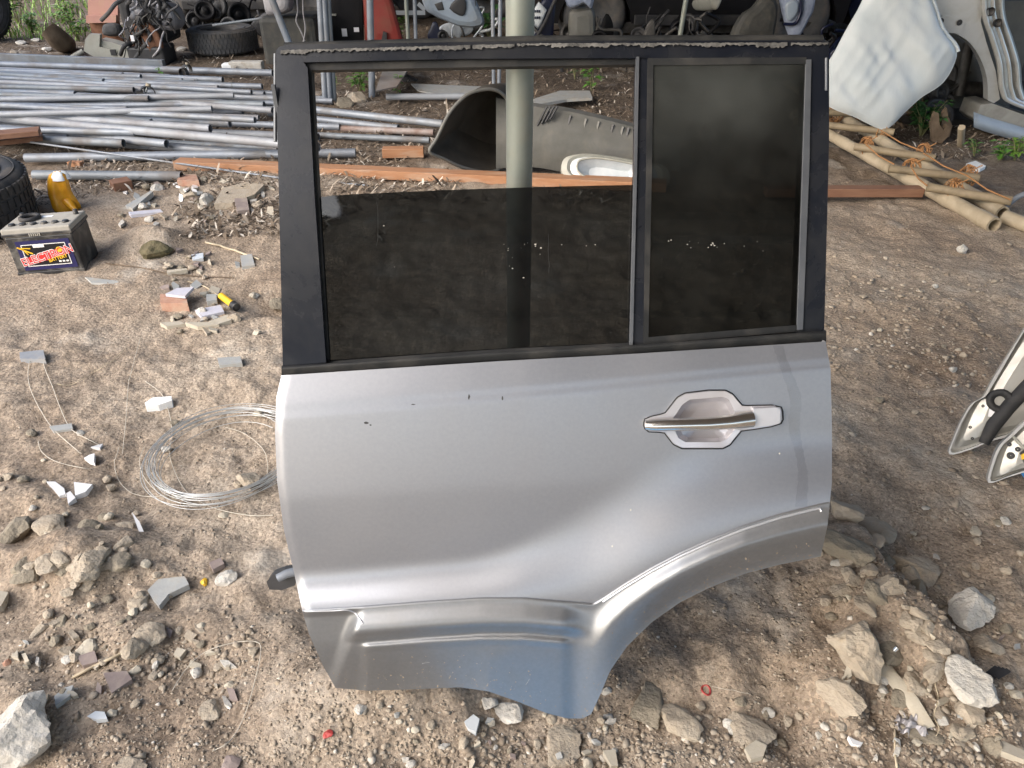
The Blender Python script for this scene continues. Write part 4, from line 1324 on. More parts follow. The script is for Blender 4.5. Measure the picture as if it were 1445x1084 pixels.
rock(1060, 1020, 62, 'rock', 'low grey stone right of the red ring', seed=15, flat=.3, sink=.38)
rock(720, 1000, 46, 'rock_pale', 'cracked pale stone under the lowest door corner', seed=16, flat=.45, elong=1.2, rot=-.4)
rock(688, 990, 26, 'rock_pale', 'smaller cracked stone under the door edge', seed=17, flat=.5)
rock(795, 1045, 60, 'rock', 'half buried tan stone in front of the lowest door corner', seed=18, flat=.25, sink=.4)
rock(30, 1030, 100, 'rock_pale', 'big pale broken concrete lump at the foot of the shard heap', seed=19, flat=.7, elong=1.15, rot=.7, sink=.2)
rock(352, 680, 34, 'rock', 'rounded tan stone resting inside the wire coil', seed=20, flat=.85, sink=.15)
rock(123, 910, 30, 'beige_tile', 'greenish beige stone at the top of the shard heap', seed=21, flat=.6)
rock(192, 912, 34, 'rock', 'wedge shaped stone leaning at the straw stick end', seed=22, flat=.8)
rock(322, 814, 30, 'rock_pale', 'pale flat stone beside the yellow scrap', seed=23, flat=.5)
rock(212, 890, 44, 'rock', 'low crumbly stone above the wedge shaped stone', seed=24, flat=.4)
rock(70, 740, 46, 'rock', 'flat lit stone on the left dirt mound', seed=25, flat=.4)
rock(25, 745, 50, 'rock_dark', 'dark overhanging stone on the left dirt mound', seed=26, flat=.6)
rock(70, 790, 44, 'rock', 'crusted stone on the front of the dirt mound', seed=27, flat=.5)
rock(130, 800, 60, 'rock', 'large soil covered stone crowning the dirt mound', seed=28, flat=.45)
rock(175, 800, 34, 'rock_dark', 'shaded stone on the right of the dirt mound', seed=29, flat=.6)
rock(298, 1000, 34, 'rock', 'soil coloured lump inside the string loop', seed=30, flat=.5)
rock(185, 1078, 46, 'rock', 'flat stone at the near end of the soil', seed=31, flat=.35)
rock(325, 1078, 30, 'brown_tile', 'half round brown stone near the string end', seed=32, flat=.4)
rock(1356, 352, 18, 'rock_pale', 'single pale pointed stone on bare soil by the ladder end', seed=33, flat=.8)
rock(292, 285, 28, 'rock_pale', 'pale jagged rubble stone left of the stone slab', seed=34, flat=.8)
rock(212, 328, 44, 'moss', 'mossy earth lump right of the battery', seed=35, flat=.8, sink=.35)
rock(222, 265, 22, 'rock_pale', 'small pale rubble stone below the front pipe', seed=36, flat=.6)
rock(270, 275, 20, 'rock', 'small tan rubble stone next to the pale jagged one', seed=37, flat=.6)
rock(288, 440, 18, 'rock_pale', 'white pebble in the debris hollow', seed=38, flat=.8)
rock(331, 448, 20, 'rock', 'brown lump below the yellow tube', seed=39, flat=.8)
rock(505, 138, 26, 'rock', 'earthy lump at the foot of the single upright post', seed=40, flat=.7)
rock(485, 146, 26, 'rock_dark', 'dark lump beside the bundled posts', seed=41, flat=.7)
rock(395, 432, 30, 'rock_dark', 'dark clod in the hollow by the front pillar of the door', seed=42, flat=.8)
rock(1270, 985, 30, 'rock_dark', 'small dark stone under the bark strip', seed=43, flat=.6)
rock(1330, 1015, 22, 'rock_pale', 'pale chip on the gravel heap, squarish', seed=44, flat=.6)
rock(1362, 1035, 26, 'rock', 'long pale chip standing in the gravel heap', seed=45, flat=.9, elong=1.4)
rock(1290, 960, 40, 'rock', 'flat stone between the bark strip and the whitish rock', seed=46, flat=.35)
rock(1395, 905, 40, 'rock', 'soil stone right of the whitish rock', seed=47, flat=.4)
rock(289, 820, 13, 'print_yellow', 'yellow scrap of plastic beside the grey tile shard', 'scrap', None, 48, .9, 'plastic_scrap')
rock(462, 1034, 16, 'red_plastic', 'dark red scrap of plastic in front of the door', 'scrap', None, 49, .5, 'plastic_scrap')
rock(10, 935, 12, 'brick', 'small orange brown stub at the left heap', 'scrap', None, 51, .8, 'plastic_scrap')
rock(855, 975, 14, 'rock_pale', 'pale pebble against the wheel arch edge', seed=52, flat=.9)
# many small loose stones, each a thing of its own
rr = random.Random(77)
STL = 'small loose stone scattered on the soil around the door'
zones = [((0, 660), (240, 860), 30), ((60, 860), (360, 1010), 30), ((1150, 720), (1445, 1080), 60), ((500, 990), (1150, 1080), 36), ((0, 560), (380, 760), 14), ((170, 250), (380, 310), 26), ((230, 360), (380, 470), 18), ((1180, 300), (1440, 700), 14)]
for (x0, y0), (x1, y1), n in zones:
    for k in range(n):
        rock(rr.uniform(x0, x1), rr.uniform(y0, y1), rr.uniform(8, 19) * (.8 if y0 < 400 else 1), rr.choice(['rock', 'rock', 'rock_dark', 'rock_pale', 'beige_tile']), STL, 'stone', 'small loose stones', rr.randint(200, 9999), rr.uniform(.5, .8), 'small_stone', sink=.2)

# rubble along the earth bank and flat chips of tile
for k in range(34):
    t = rr.random()
    x = 1175 + 235 * t + rr.gauss(0, 26); y = 728 + 330 * t + rr.gauss(0, 22)
    if x > 1440 or y > 1078: continue
    rock(x, y, rr.uniform(17, 42), rr.choice(['rock', 'rock', 'rock_dark']), 'tan rubble stone bedded in the broken earth bank below the rear of the door', 'rock', 'rubble of the earth bank', rr.randint(200, 9999), rr.uniform(.45, .8), 'bank_rock', elong=rr.uniform(1, 1.3), sink=.36)
for k in range(22):
    x, y = rr.uniform(20, 215), rr.gauss(795, 36)
    rock(x, y, rr.uniform(18, 40), rr.choice(['rock', 'rock', 'rock_dark']), 'earthy clod bedded in the pale dirt mound', 'clod', 'clods of the dirt mound', rr.randint(200, 9999), rr.uniform(.4, .65), 'earth_clod', elong=rr.uniform(1, 1.3), sink=.50)
def chips(x0, x1, y0, y1, n, smin, smax, label, group, mats):
    for k in range(n):
        x, y, sz = rr.uniform(x0, x1), rr.uniform(y0, y1), rr.uniform(smin, smax)
        a0 = rr.uniform(0, 6.28)
        m_n = rr.choice([3, 4, 4, 5])
        asp = rr.uniform(.35, .7); th_ = rr.uniform(0, 6.28)
        pl_ = []
        for q in range(m_n):
            a = a0 + 6.283 * q / m_n + rr.uniform(-.3, .3)
            u, v = sz * math.cos(a), sz * asp * math.sin(a)
            pl_.append((x + u * math.cos(th_) - v * math.sin(th_), y + .75 * (u * math.sin(th_) + v * math.cos(th_))))
        shard('tile_chip', pl_, rr.uniform(.004, .009), rr.choice(mats), label, 'chip', group, .25)
TM = ['beige_tile', 'beige_tile', 'brown_tile', 'grey_tile', 'rock', 'rock_pale']
chips(228, 345, 355, 470, 26, 4, 10, 'small flat chip lying in the debris hollow by the yellow tube', 'chips in the debris hollow', TM + ['timber_brown', 'bamboo'])
chips(170, 385, 252, 318, 34, 4, 11, 'flat chip of rubble scattered below the front pipes', 'chips below the pipes', TM + ['white_tile'])
chips(20, 330, 840, 1000, 30, 5, 13, 'flat chip scattered around the brown tile shards', 'chips around the brown shards', TM)
chips(1160, 1440, 900, 1080, 24, 5, 13, 'flat chip scattered through the gravel by the whitish rock', 'chips by the whitish rock', TM)
chips(560, 1140, 1010, 1080, 18, 4, 10, 'flat chip lying on the soil in front of the door', 'chips in front of the door', TM)

# gravel and crumbs nobody could count
def scatter(name, n, fy, m, smin, smax, flat, label, cat, seed, ylo, yhi, dens=None, xw=.75):
    g = np.random.default_rng(seed)
    v, f = ICO[1]
    f = np.array(f)
    t = g.uniform(0, 1, n * 4)
    y = 1 / ((1 / ylo) + t * (1 / yhi - 1 / ylo)) if fy else ylo + (yhi - ylo) * t
    x = g.uniform(-1, 1, n * 4) * (y * xw + .35)
    keep = g.uniform(0, 1, n * 4) < (dens(x, y) if dens else .25)
    x, y = x[keep][:n], y[keep][:n]
    n = len(x)
    s = smin * (smax / smin) ** (g.uniform(0, 1, n) ** 2.0)
    base = v * (1 + .34 * g.normal(size=(n, len(v), 1)).clip(-1.4, 1.3)) + .16 * g.normal(size=(n, len(v), 3)).clip(-1.5, 1.5)
    sc = np.stack([g.uniform(.7, 1.3, n), g.uniform(.7, 1.3, n), g.uniform(.5, 1, n) * flat], -1)[:, None, :] * s[:, None, None]
    P_ = base * sc
    a = g.uniform(0, 6.28, n); ca, sa = np.cos(a), np.sin(a)
    X = P_[..., 0] * ca[:, None] - P_[..., 1] * sa[:, None] + x[:, None]
    Y = P_[..., 0] * sa[:, None] + P_[..., 1] * ca[:, None] + y[:, None]
    Z = P_[..., 2] + (hgt(x, y) + s * flat * .12)[:, None]
    VV = np.stack([X, Y, Z], -1).reshape(-1, 3)
    FF = (f[None] + (np.arange(n) * len(v))[:, None, None]).reshape(-1, 3)
    me = bpy.data.meshes.new(name)
    me.vertices.add(len(VV)); me.vertices.foreach_set('co', VV.ravel())
    me.loops.add(FF.size); me.loops.foreach_set('vertex_index', FF.ravel().astype(np.int32))
    me.polygons.add(len(FF)); me.polygons.foreach_set('loop_start', np.arange(0, FF.size, 3, dtype=np.int32))
    me.update(); me.validate()
    o = bpy.data.objects.new(name, me); COL.objects.link(o)
    me.materials.append(MATS[m])
    return tag(o, label, cat, None, 'stuff')
clump = lambda x, y: np.clip(.10 + 1.3 * (fbm(x * 2.2 + 8, y * 2.2, 3)), .03, .9)
scatter('gravel', 15000, True, 'pebbles', .0012, .0055, .6, 'fine gravel and soil crumbs strewn over the ground', 'gravel', 5, .72, 3.6, clump)
heap = lambda x, y: np.clip(np.exp(-((x - gp(1320, 1040)[0]) / .16) ** 2 - ((y - gp(1320, 1040)[1]) / .09) ** 2) + np.exp(-((x - gp(1290, 860)[0]) / .14) ** 2 - ((y - gp(1290, 860)[1]) / .12) ** 2) * .8 + np.exp(-((x - gp(230, 930)[0]) / .2) ** 2 - ((y - gp(230, 930)[1]) / .07) ** 2) * .7 + np.exp(-((x - 1.1) / .55) ** 2 - ((y - 2.2) / .6) ** 2) * .45 * np.clip(.5 + 2 * fbm(x * 3, y * 3, 2), .1, 1.5) + np.exp(-((x - gp(800, 1060)[0]) / .5) ** 2 - ((y - gp(800, 1060)[1]) / .05) ** 2) * .6, 0, .95)
scatter('gravel_heap', 10000, True, 'pebbles', .002, .0085, .75, 'coarser gravel heaped among the rocks', 'gravel', 6, .75, 3.4, heap)

right = lambda x, y: np.clip(np.exp(-((x - 1.25) / .75) ** 2 - ((y - 2.3) / .8) ** 2) * (.5 + 2.2 * fbm(x * 2.6 + 1, y * 2.6, 3)), .02, .9) * (x > .45)
scatter('soil_crumbs', 4200, False, 'pebbles', .0035, .012, .8, 'loose soil crumbs on the trampled ground beside the rear of the door', 'crumbs', 16, 1.2, 4.2, right)

def leaf_litter(n, seed):
    g = np.random.default_rng(seed)
    t = g.uniform(0, 1, n)
    y = 1 / ((1 / 3.3) + t * (1 / 10.5 - 1 / 3.3))
    x = g.uniform(-1, 1, n) * (y * .72 + .3)
    k = (fbm(x * 1.1 + 4, y * 1.1, 3) > -.2 - (y - 4) * .1) & ((y > 4.6) | (x < .6)) & ((y > 3.9) | (x < -.6))
    x, y = x[k], y[k]; n = len(x)
    s = .005 + .022 * g.uniform(0, 1, n) ** 2
    asp = g.uniform(.3, .8, n)
    a = g.uniform(0, 6.28, n); cu = g.uniform(-.2, .8, n)
    tilt = g.normal(0, .35, n)
    loc = np.array([[-1, -.3, 0], [-1, .3, 0], [0, .5, 1], [0, -.5, 1], [1, .2, 0], [1, -.2, 0]], float)
    P_ = np.repeat(loc[None], n, 0) * np.stack([s, s * asp, s * cu * .5], -1)[:, None, :]
    P_[..., 2] += P_[..., 0] * tilt[:, None]
    X = P_[..., 0] * np.cos(a)[:, None] - P_[..., 1] * np.sin(a)[:, None] + x[:, None]
    Y = P_[..., 0] * np.sin(a)[:, None] + P_[..., 1] * np.cos(a)[:, None] + y[:, None]
    Z = P_[..., 2] + (hgt(x, y) + .006)[:, None] + np.abs(tilt * s)[:, None]
    VV = np.stack([X, Y, Z], -1).reshape(-1, 3)
    f = np.array([[0, 3, 2, 1], [3, 5, 4, 2]])
    FF = (f[None] + (np.arange(n) * 6)[:, None, None]).reshape(-1, 4)
    me = bpy.data.meshes.new('leaf_litter')
    me.from_pydata(VV.tolist(), [], FF.tolist())
    me.materials.append(MATS['litter'])
    o = bpy.data.objects.new('leaf_litter', me); COL.objects.link(o)
    tag(o, 'dry leaves and splinters littering the dark soil at the back', 'leaf litter', None, 'stuff')
leaf_litter(70000, 8)

def grass(n, seed):
    g = np.random.default_rng(seed)
    px, py = g.uniform(-10, 175, n), 70 * g.uniform(0, 1, n) ** .8 - 12
    mb = MB()
    for i in range(n):
        p = gp(px[i], py[i])
        if fbm(p[0] * 1.3, p[1] * 1.3, 2) < -.05: continue
        p[2] = float(hgt(p[0], p[1]))
        h = g.uniform(.04, .16); a = g.uniform(0, 6.28); w = .006
        d = np.array([math.cos(a), math.sin(a), 0]); q = np.array([-d[1], d[0], 0])
        m1 = p + d * h * .25 + np.array([0, 0, h * .7]); t1 = p + d * h * .7 + np.array([0, 0, h * .9])
        mb.add([p - q * w, p + q * w, m1 + q * w * .7, m1 - q * w * .7, t1], [(0, 1, 2, 3), (3, 2, 4)])
    one('grass', mb, 'leaf_bright', 'thin green grass growing in the lit corner beyond the pipes', 'grass', kind='stuff')
grass(900, 3)

# bark strip, foil, red ring
p3 = [(1240, 938), (1262, 960), (1285, 990), (1310, 1028)]
m_ = MB().grid([[gh(x - 9, y + 4, .012) for x, y in p3], [gh(x, y, .016) for x, y in p3], [gh(x + 10, y - 3, .014) for x, y in p3]])
m_.grid([[gh(x - 9, y + 4, .004) for x, y in p3], [gh(x + 10, y - 3, .004) for x, y in p3]])
one('bark_strip', m_, 'beige_tile', 'long flat strip of pale bark lying below the boulder', 'bark')
m_ = MB(); rr = random.Random(4)
for k in range(3):
    a, b = gh(1238 + 6 * k, 940 - 4 * k, .012), gh(1250 + 6 * k, 930 - 3 * k, .02)
    m_.tube([a, b], .005, 8)
one('metal_tube_scrap', m_, 'chrome', 'shiny crushed metal tube at the bark strip end', 'scrap')
c = gh(1288, 1030, .0); s = mpp(c)
P_ = [[c + np.array([x_ * 26 * s, y_ * 22 * s, (12 * s) * max(0, 1 - (x_ * x_ + y_ * y_) * .8) * (1 + .8 * math.sin(7 * x_ + 3) * math.cos(6 * y_)) + .004 + .006 * math.sin(9 * x_ * y_ + 11 * x_)]) for x_ in np.linspace(-1, 1, 15)] for y_ in np.linspace(-1, 1, 15)]
m_ = MB(); 
for i in range(14):
    for j in range(14):
        if (i - 7) ** 2 + (j - 7) ** 2 < 48 + 10 * math.sin(i * 2.1 + j):
            m_.add([P_[i][j], P_[i][j + 1], P_[i + 1][j + 1], P_[i + 1][j]], [(0, 1, 2, 3)], False)
o = one('crumpled_foil', m_, 'alu_cast', 'crumpled grey foil lump in front of the bark strip', 'foil', weld=True)
md = o.modifiers.new('th', 'SOLIDIFY'); md.thickness = .001
c = gh(996, 975, .004)
one('red_ring', MB().tube([c + np.array([.0085 * math.cos(a), .011 * math.sin(a), .002 * math.sin(2 * a)]) for a in np.linspace(0, 6.28, 29)[:-1]], .0022, 8, closed=True), 'red_plastic', 'small red plastic ring on the soil below the wheel arch', 'ring')
loose([(1004, 970), (1030, 974), (1060, 980)], .0008, 'pale_cord', 'fine thread trailing from the red ring', 'thread', cat='thread')
m_ = MB()
c = gh(1398, 958, .004); s = mpp(c)
for k in range(4):
    m_.beam(c + np.array([(-10 + 3 * k) * s, -.004 * k, .006 + .005 * k]), c + np.array([(14 + 2 * k) * s, .02 - .006 * k, .010 + .005 * k]), .010, .003)
one('folded_scrap', m_, 'dark_plastic', 'folded dark scrap jutting from behind the whitish rock', 'scrap')

# ------------------------------------------------------------------ through the window: bumper, lamp housing
YBm = gp(760, 243)[1]
bump = thing('car_bumper', at(760, 243, YBm), 'grey plastic car bumper with curled end lying behind the thick post', 'bumper')
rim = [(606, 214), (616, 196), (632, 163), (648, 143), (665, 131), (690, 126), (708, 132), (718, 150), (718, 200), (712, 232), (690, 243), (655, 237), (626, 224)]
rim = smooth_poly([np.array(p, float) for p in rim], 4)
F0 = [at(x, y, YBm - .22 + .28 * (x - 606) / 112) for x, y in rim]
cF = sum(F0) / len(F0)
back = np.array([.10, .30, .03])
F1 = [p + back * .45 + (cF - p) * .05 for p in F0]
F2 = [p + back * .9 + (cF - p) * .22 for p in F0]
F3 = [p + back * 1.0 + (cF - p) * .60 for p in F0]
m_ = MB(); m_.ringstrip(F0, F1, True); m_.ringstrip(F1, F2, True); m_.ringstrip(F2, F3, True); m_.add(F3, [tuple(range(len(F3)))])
part('end_bowl', m_, 'bumper_inside_shade', bump)
m_ = MB(); m_.tube([p for p in F0], .010, 6, closed=True)
part('end_rim', m_, 'grey_plastic', bump)
top = [(700, 138), (752, 150), (800, 157), (850, 168), (905, 182), (960, 196)]
bot = [(700, 238), (752, 236), (800, 244), (850, 250), (905, 256), (960, 260)]
rows = []
for f in np.linspace(0, 1, 9):
    rows.append([at(a[0], a[1] * (1 - f) + b[1] * f, YBm + .10 - .05 * math.sin(f * 3.1) - .10 * f) for a, b in zip(smooth_poly([np.array(p, float) for p in top], 4, False), smooth_poly([np.array(p, float) for p in bot], 4, False))])
m_ = MB(); m_.grid(rows); m_.grid([[p + np.array([0, .012, 0]) for p in r_] for r_ in rows]); m_.ringstrip(rows[0], [p + np.array([0, .012, 0]) for p in rows[0]], closed=False)
part('skin', m_, 'grey_plastic', bump)
part('top_flange', MB().grid([rows[0], [p + np.array([0, .07, .005]) for p in rows[0]]]), 'grey_plastic', bump)
for x in (775, 806, 828, 846, 866, 880, 888):
    yy = lerp_tab([(752, 150), (905, 182)], x)
    a, b = at(x, yy + 3, YBm + .085), at(x - 7, yy + 30, YBm + .035)
    part('rib', MB().beam(a, b, .012, .03), 'dark_plastic' if x in (775, 806, 866, 888) else 'grey_plastic', bump)
m_ = MB()
for k in range(4):
    m_.tube([at(758 + 6 * k, 178 - 3 * k, YBm + .03), at(772 + 5 * k, 150, YBm + .06)], .006, 6)
part('wire_clip', m_, 'dark_plastic', bump)

YL = gp(850, 262)[1]
hl = thing('headlight_housing', at(845, 260, YL), 'grey white plastic headlight housing lying in front of the bumper', 'headlight')
ho = smooth_poly([np.array(p, float) for p in [(792, 236), (799, 222), (826, 217), (860, 220), (905, 228), (940, 236), (940, 262), (880, 264), (820, 260), (798, 249)]], 5)
O0 = [at(x, y, YL - .03 + .10 * (264 - y) / 47) for x, y in ho]
cO = sum(O0) / len(O0)
nO = np.array([0, -.75, .66])
I0 = [p + (cO - p) * .12 + nO * .012 for p in O0]; I1 = [p + (cO - p) * .20 for p in O0]; I2 = [p + (cO - p) * .34 + nO * .015 for p in O0]; I3 = [p + (cO - p) * .62 - nO * .05 for p in O0]
m_ = MB(); m_.ringstrip(O0, I0, True); m_.ringstrip(I0, I1, True); m_.ringstrip([p - nO * .05 for p in O0], O0, True)
part('outer_rim', m_, 'light_plastic', hl)
m_ = MB(); m_.ringstrip(I1, I2, True); m_.ringstrip(I2, I3, True); m_.add(I3, [tuple(range(len(I3)))])
part('reflector', m_, 'pale_lens', hl)
part('inner_ring', MB().tube(I2, .006, 6, closed=True), 'light_plastic', hl)

# flat sheets and stones behind the window
def sheet(poly, th, m, name, label, cat, z=.02, tilt=0):
    p3 = [gp(a, b, z) for a, b in poly]
    return one(name, MB().prism(p3, (0, 0, -th)), m, label, cat, bevel=.002)
sheet([(752, 140), (790, 128), (832, 128), (836, 138), (800, 140), (756, 148)], .02, 'grey_tile', 'flat_stone', 'flat grey stone sheet behind the bumper', 'stone', .06)
sheet([(545, 84), (585, 84), (560, 122), (530, 128)], .01, 'roof_metal', 'metal_sheet', 'bent grey metal sheet behind the single post', 'metal sheet', .12)
sheet([(580, 118), (680, 122), (700, 130), (640, 136), (590, 128)], .01, 'grey_tile', 'metal_sheet', 'dirty flat sheet on the ground left of the thin posts', 'metal sheet', .02)
m_ = MB().pillow([at(x, y, 7.0) for x, y in [(545, 126), (552, 110), (575, 104), (590, 112), (600, 126), (585, 134), (555, 134)]], (0, -1, .2), .06, .1)
one('black_bag', m_, 'dark_plastic', 'black plastic bag slumped by the grey metal sheet', 'bag')

# ------------------------------------------------------------------ plants
def plant(px, py, hpx, n, m, label, seed, leaf=1.0, spread=.6, Y=None):
    g = random.Random(seed)
    c_ = gh(px, py)
    s = mpp(c_)
    t = thing('weed_plant', c_, label, 'plant')
    H = hpx * s
    st, lv = MB(), MB()
    for k in range(max(4, n // 5)):
        a = g.uniform(0, 6.28); sp = g.uniform(.1, 1) * spread * H
        tipp = c_ + np.array([math.cos(a) * sp, math.sin(a) * sp, H * g.uniform(.55, 1.0)])
        mid = (c_ + tipp) / 2 + np.array([0, 0, H * .12])
        pts = smooth_poly([c_ + np.array([0, 0, -.01]), mid, tipp], 4, False)
        st.tube(pts, [.004 * (1 - .6 * i / (len(pts) - 1)) for i in range(len(pts))], 5)
        for q in range(7):
            f = g.uniform(.3, 1)
            p = pts[min(int(f * (len(pts) - 1)), len(pts) - 1)]
            la = g.uniform(0, 6.28); ll = leaf * H * g.uniform(.20, .40)
            d = np.array([math.cos(la), math.sin(la), g.uniform(-.2, .5)]); d /= np.linalg.norm(d)
            w = np.cross(d, [0, 0, 1]); w /= np.linalg.norm(w)
            u = np.cross(w, d)
            A = p; B = p + d * ll * .45 + u * ll * .06; Cc = p + d * ll - u * ll * .12
            lv.add([A, B + w * ll * .26 + u * ll * .07, Cc, B - w * ll * .26 + u * ll * .07, B], [(0, 4, 1), (1, 4, 2), (0, 3, 4), (4, 3, 2)], False)
    part('stem', st, 'stem', t)
    part('leaves', lv, m, t)
plant(508, 134, 40, 36, 'leaf', 'green weed sprouting at the foot of the single post', 1)
plant(470, 128, 18, 14, 'leaf', 'small weed between the bundled posts and the pipe', 2)
plant(560, 132, 26, 14, 'leaf', 'thin weed by the black plastic bag', 3)
plant(560, 62, 44, 28, 'leaf_bright', 'bright green seedling beside the pair of thin posts', 4)
plant(28, 38, 52, 44, 'leaf_bright', 'bright grassy clump beyond the pipes by the upright tyre', 5)
plant(48, 52, 36, 40, 'leaf_bright', 'low lime green weed beyond the pipe pile', 6)
plant(100, 42, 52, 40, 'leaf_bright', 'tall grassy weed left of the pink panel', 7, .8, .4)
plant(112, 58, 40, 46, 'leaf_bright', 'leafy lime weed at the foot of the pink panel', 8)
plant(835, 128, 45, 20, 'leaf', 'straggly green weed behind the bumper', 9, 1, .3)
plant(812, 112, 40, 16, 'leaf_dark', 'dark weed hanging over the flat grey stone', 10)
plant(1299, 194, 54, 90, 'leaf_dark', 'dense dark green bush beside the wrapped panel', 11, .9, .5)
plant(1375, 222, 30, 24, 'leaf', 'soft green weed in front of the silver wreck', 12)
plant(1412, 226, 26, 10, 'leaf', 'broad leafed weed in front of the silver sill', 13, 1.9, .7)
plant(1432, 226, 32, 16, 'leaf_bright', 'bright leafed weed next to the broad leafed one', 14, 1.5)
plant(650, 90, 26, 14, 'leaf_bright', 'little bright weed left of the thin posts', 15)
plant(228, 112, 16, 12, 'leaf', 'grass tuft at the end of the back pipe', 16, 1.3)
plant(690, 55, 40, 26, 'leaf_dark', 'dark spiky plant under the pale blue bumper', 17, 1.4)

# ------------------------------------------------------------------ bamboo ladder
lad = thing('bamboo_ladder', gh(1405, 322), 'bamboo ladder lashed with orange twine lying on the ground', 'ladder')
def bam(p0, p1, r0, r1, name, m):
    p0, p1 = np.array(p0, float), np.array(p1, float)
    L_ = np.linalg.norm(p1 - p0)
    n = max(3, int(L_ / .07))
    pts, rs = [], []
    node = .34
    for i in range(n + 1):
        t = i / n
        d = (t * L_) % node
        pts.append(p0 + (p1 - p0) * t + np.array([0, .006 * math.sin(t * 9), 0]))
        rs.append((r0 + (r1 - r0) * t) * (1.10 if d < .07 else 1.0))
    mb = MB().tube(pts, rs, 16, caps=False)
    d = (p1 - p0) / L_
    e = np.cross(d, [0, 0, 1.0]); e /= np.linalg.norm(e); w = np.cross(d, e)
    for a, s_, r in ((p0, 1, rs[0]), (p1, -1, rs[-1])):
        ring = lambda q, off: [a + d * s_ * off + (e * math.cos(k) + w * math.sin(k)) * r * q for k in np.linspace(0, 6.2832, 17)[:-1]]
        o0, i0, i1 = ring(1, 0), ring(.78, 0), ring(.78, .12)
        mb.ringstrip(o0, i0); mb.ringstrip(i0, i1, True); mb.add(i1, [tuple(range(16))])
    return part(name, mb, m, lad)
def railpt(tab, x, z): return gp(x, lerp_tab(tab, x), z)
R1 = [(1120, 163), (1410, 320)]
R2 = [(1120, 126), (1215, 175), (1412, 300)]
bam(gp(1120, 163, .045), gp(1403, 318, .045), .030, .037, 'rail', 'bamboo')
bam(gp(1110, 118, .045), gp(1415, 301, .045), .028, .034, 'rail', 'bamboo')
RUNGS = [((1120, 158), (1230, 160)), ((1120, 171), (1262, 187)), ((1206, 207), (1320, 224)), ((1254, 238), (1382, 252)), ((1308, 264), (1428, 284))]
zr = .098
for (a, b) in RUNGS:
    bam(gp(*a, zr), gp(*b, zr), .021, .022, 'rung', 'bamboo_dark')
rr = random.Random(6)
def lash(px, py):
    c_ = gp(px, py, .085)
    mb = MB()
    for k in range(11):
        th = rr.uniform(-.9, .9); rad = rr.uniform(.044, .058)
        ax1 = np.array([math.cos(th), math.sin(th), rr.uniform(-.2, .2)]); ax1 /= np.linalg.norm(ax1)
        ax2 = np.cross(ax1, [0, 0, 1.0]); ax2 /= np.linalg.norm(ax2)
        mb.tube([c_ + (ax2 * math.cos(a) * rad + np.array([0, 0, 1.0]) * math.sin(a) * rad * 1.15) + ax1 * rr.uniform(-.02, .02) * math.sin(a) for a in np.linspace(0, 6.2832, 19)[:-1]], .0026, 5, closed=True)
    mb.tube([c_ + np.array([0, -.03, .05]), c_ + np.array([.03, -.05, .08])], .003, 5)
    part('lashing', mb, 'twine', lad)
for p in ((1205, 160), (1243, 186), (1222, 208), (1303, 218), (1286, 240), (1365, 250), (1345, 270), (1180, 160)):
    lash(*p)
for a, b in (((1243, 184, .15), (1303, 214, .15)), ((1303, 216, .15), (1365, 248, .15)), ((1365, 248, .15), (1426, 282, .13)), ((1222, 204, .14), (1262, 232, .10)), ((1286, 236, .14), (1308, 262, .12))):
    part('twine_run', MB().tube([gp(*a), (gp(*a) + gp(*b)) / 2 - np.array([0, 0, .012]), gp(*b)], .004, 6), 'twine', lad)
a, b = gh(1418, 306, .03), gh(1520, 345, .03)
one('bamboo_pole', MB().pipe(a, b, .034, .006, 14), 'bamboo', 'cut bamboo pole lying past the end of the ladder', 'bamboo')
c = gh(1460, 300)
one('grey_hoop', MB().tube([at(1408 + 0, 303, c[1] - .05), at(1418, 292, c[1]), at(1436, 278, c[1]), at(1460, 268, c[1]), at(1490, 272, c[1]), at(1505, 300, c[1])], .014, 10), 'galvanised', 'curved grey hoop resting on the ladder end', 'hoop')
shard('white_scrap', [(1362, 236), (1375, 232), (1390, 238), (1382, 243), (1365, 242)], .02, 'foam', 'white foam scrap on the soil behind the ladder', 'scrap')

# ------------------------------------------------------------------ wrapped panel
YW = 4.95       # its foot rests on the ladder
wrp = smooth_poly([np.array(p, float) for p in [(1140, 125), (1172, 82), (1192, 45), (1210, 14), (1232, -25), (1275, -50), (1310, -10), (1328, 40), (1349, 68), (1347, 90), (1330, 118), (1300, 138), (1276, 160), (1258, 178), (1243, 183), (1205, 165), (1172, 152)]], 4)
W3 = [at(x, y, YW + .24 * (184 - y) / 230) for x, y in wrp]
wt = thing('wrapped_panel', at(1245, 184, YW), 'curved car panel wrapped in white plastic film leaning behind the ladder', 'panel')
nW = np.array([.15, -.85, .45]); nW /= np.linalg.norm(nW)
wx_, wy_ = np.array([p[0] for p in wrp]), np.array([p[1] for p in wrp])
def span(y):
    q = []
    for i in range(len(wrp)):
        (x1_, y1_), (x2_, y2_) = wrp[i], wrp[(i + 1) % len(wrp)]
        if (y1_ <= y) != (y2_ <= y):
            q.append(x1_ + (x2_ - x1_) * (y - y1_) / (y2_ - y1_))
    return min(q), max(q)
mb = MB()
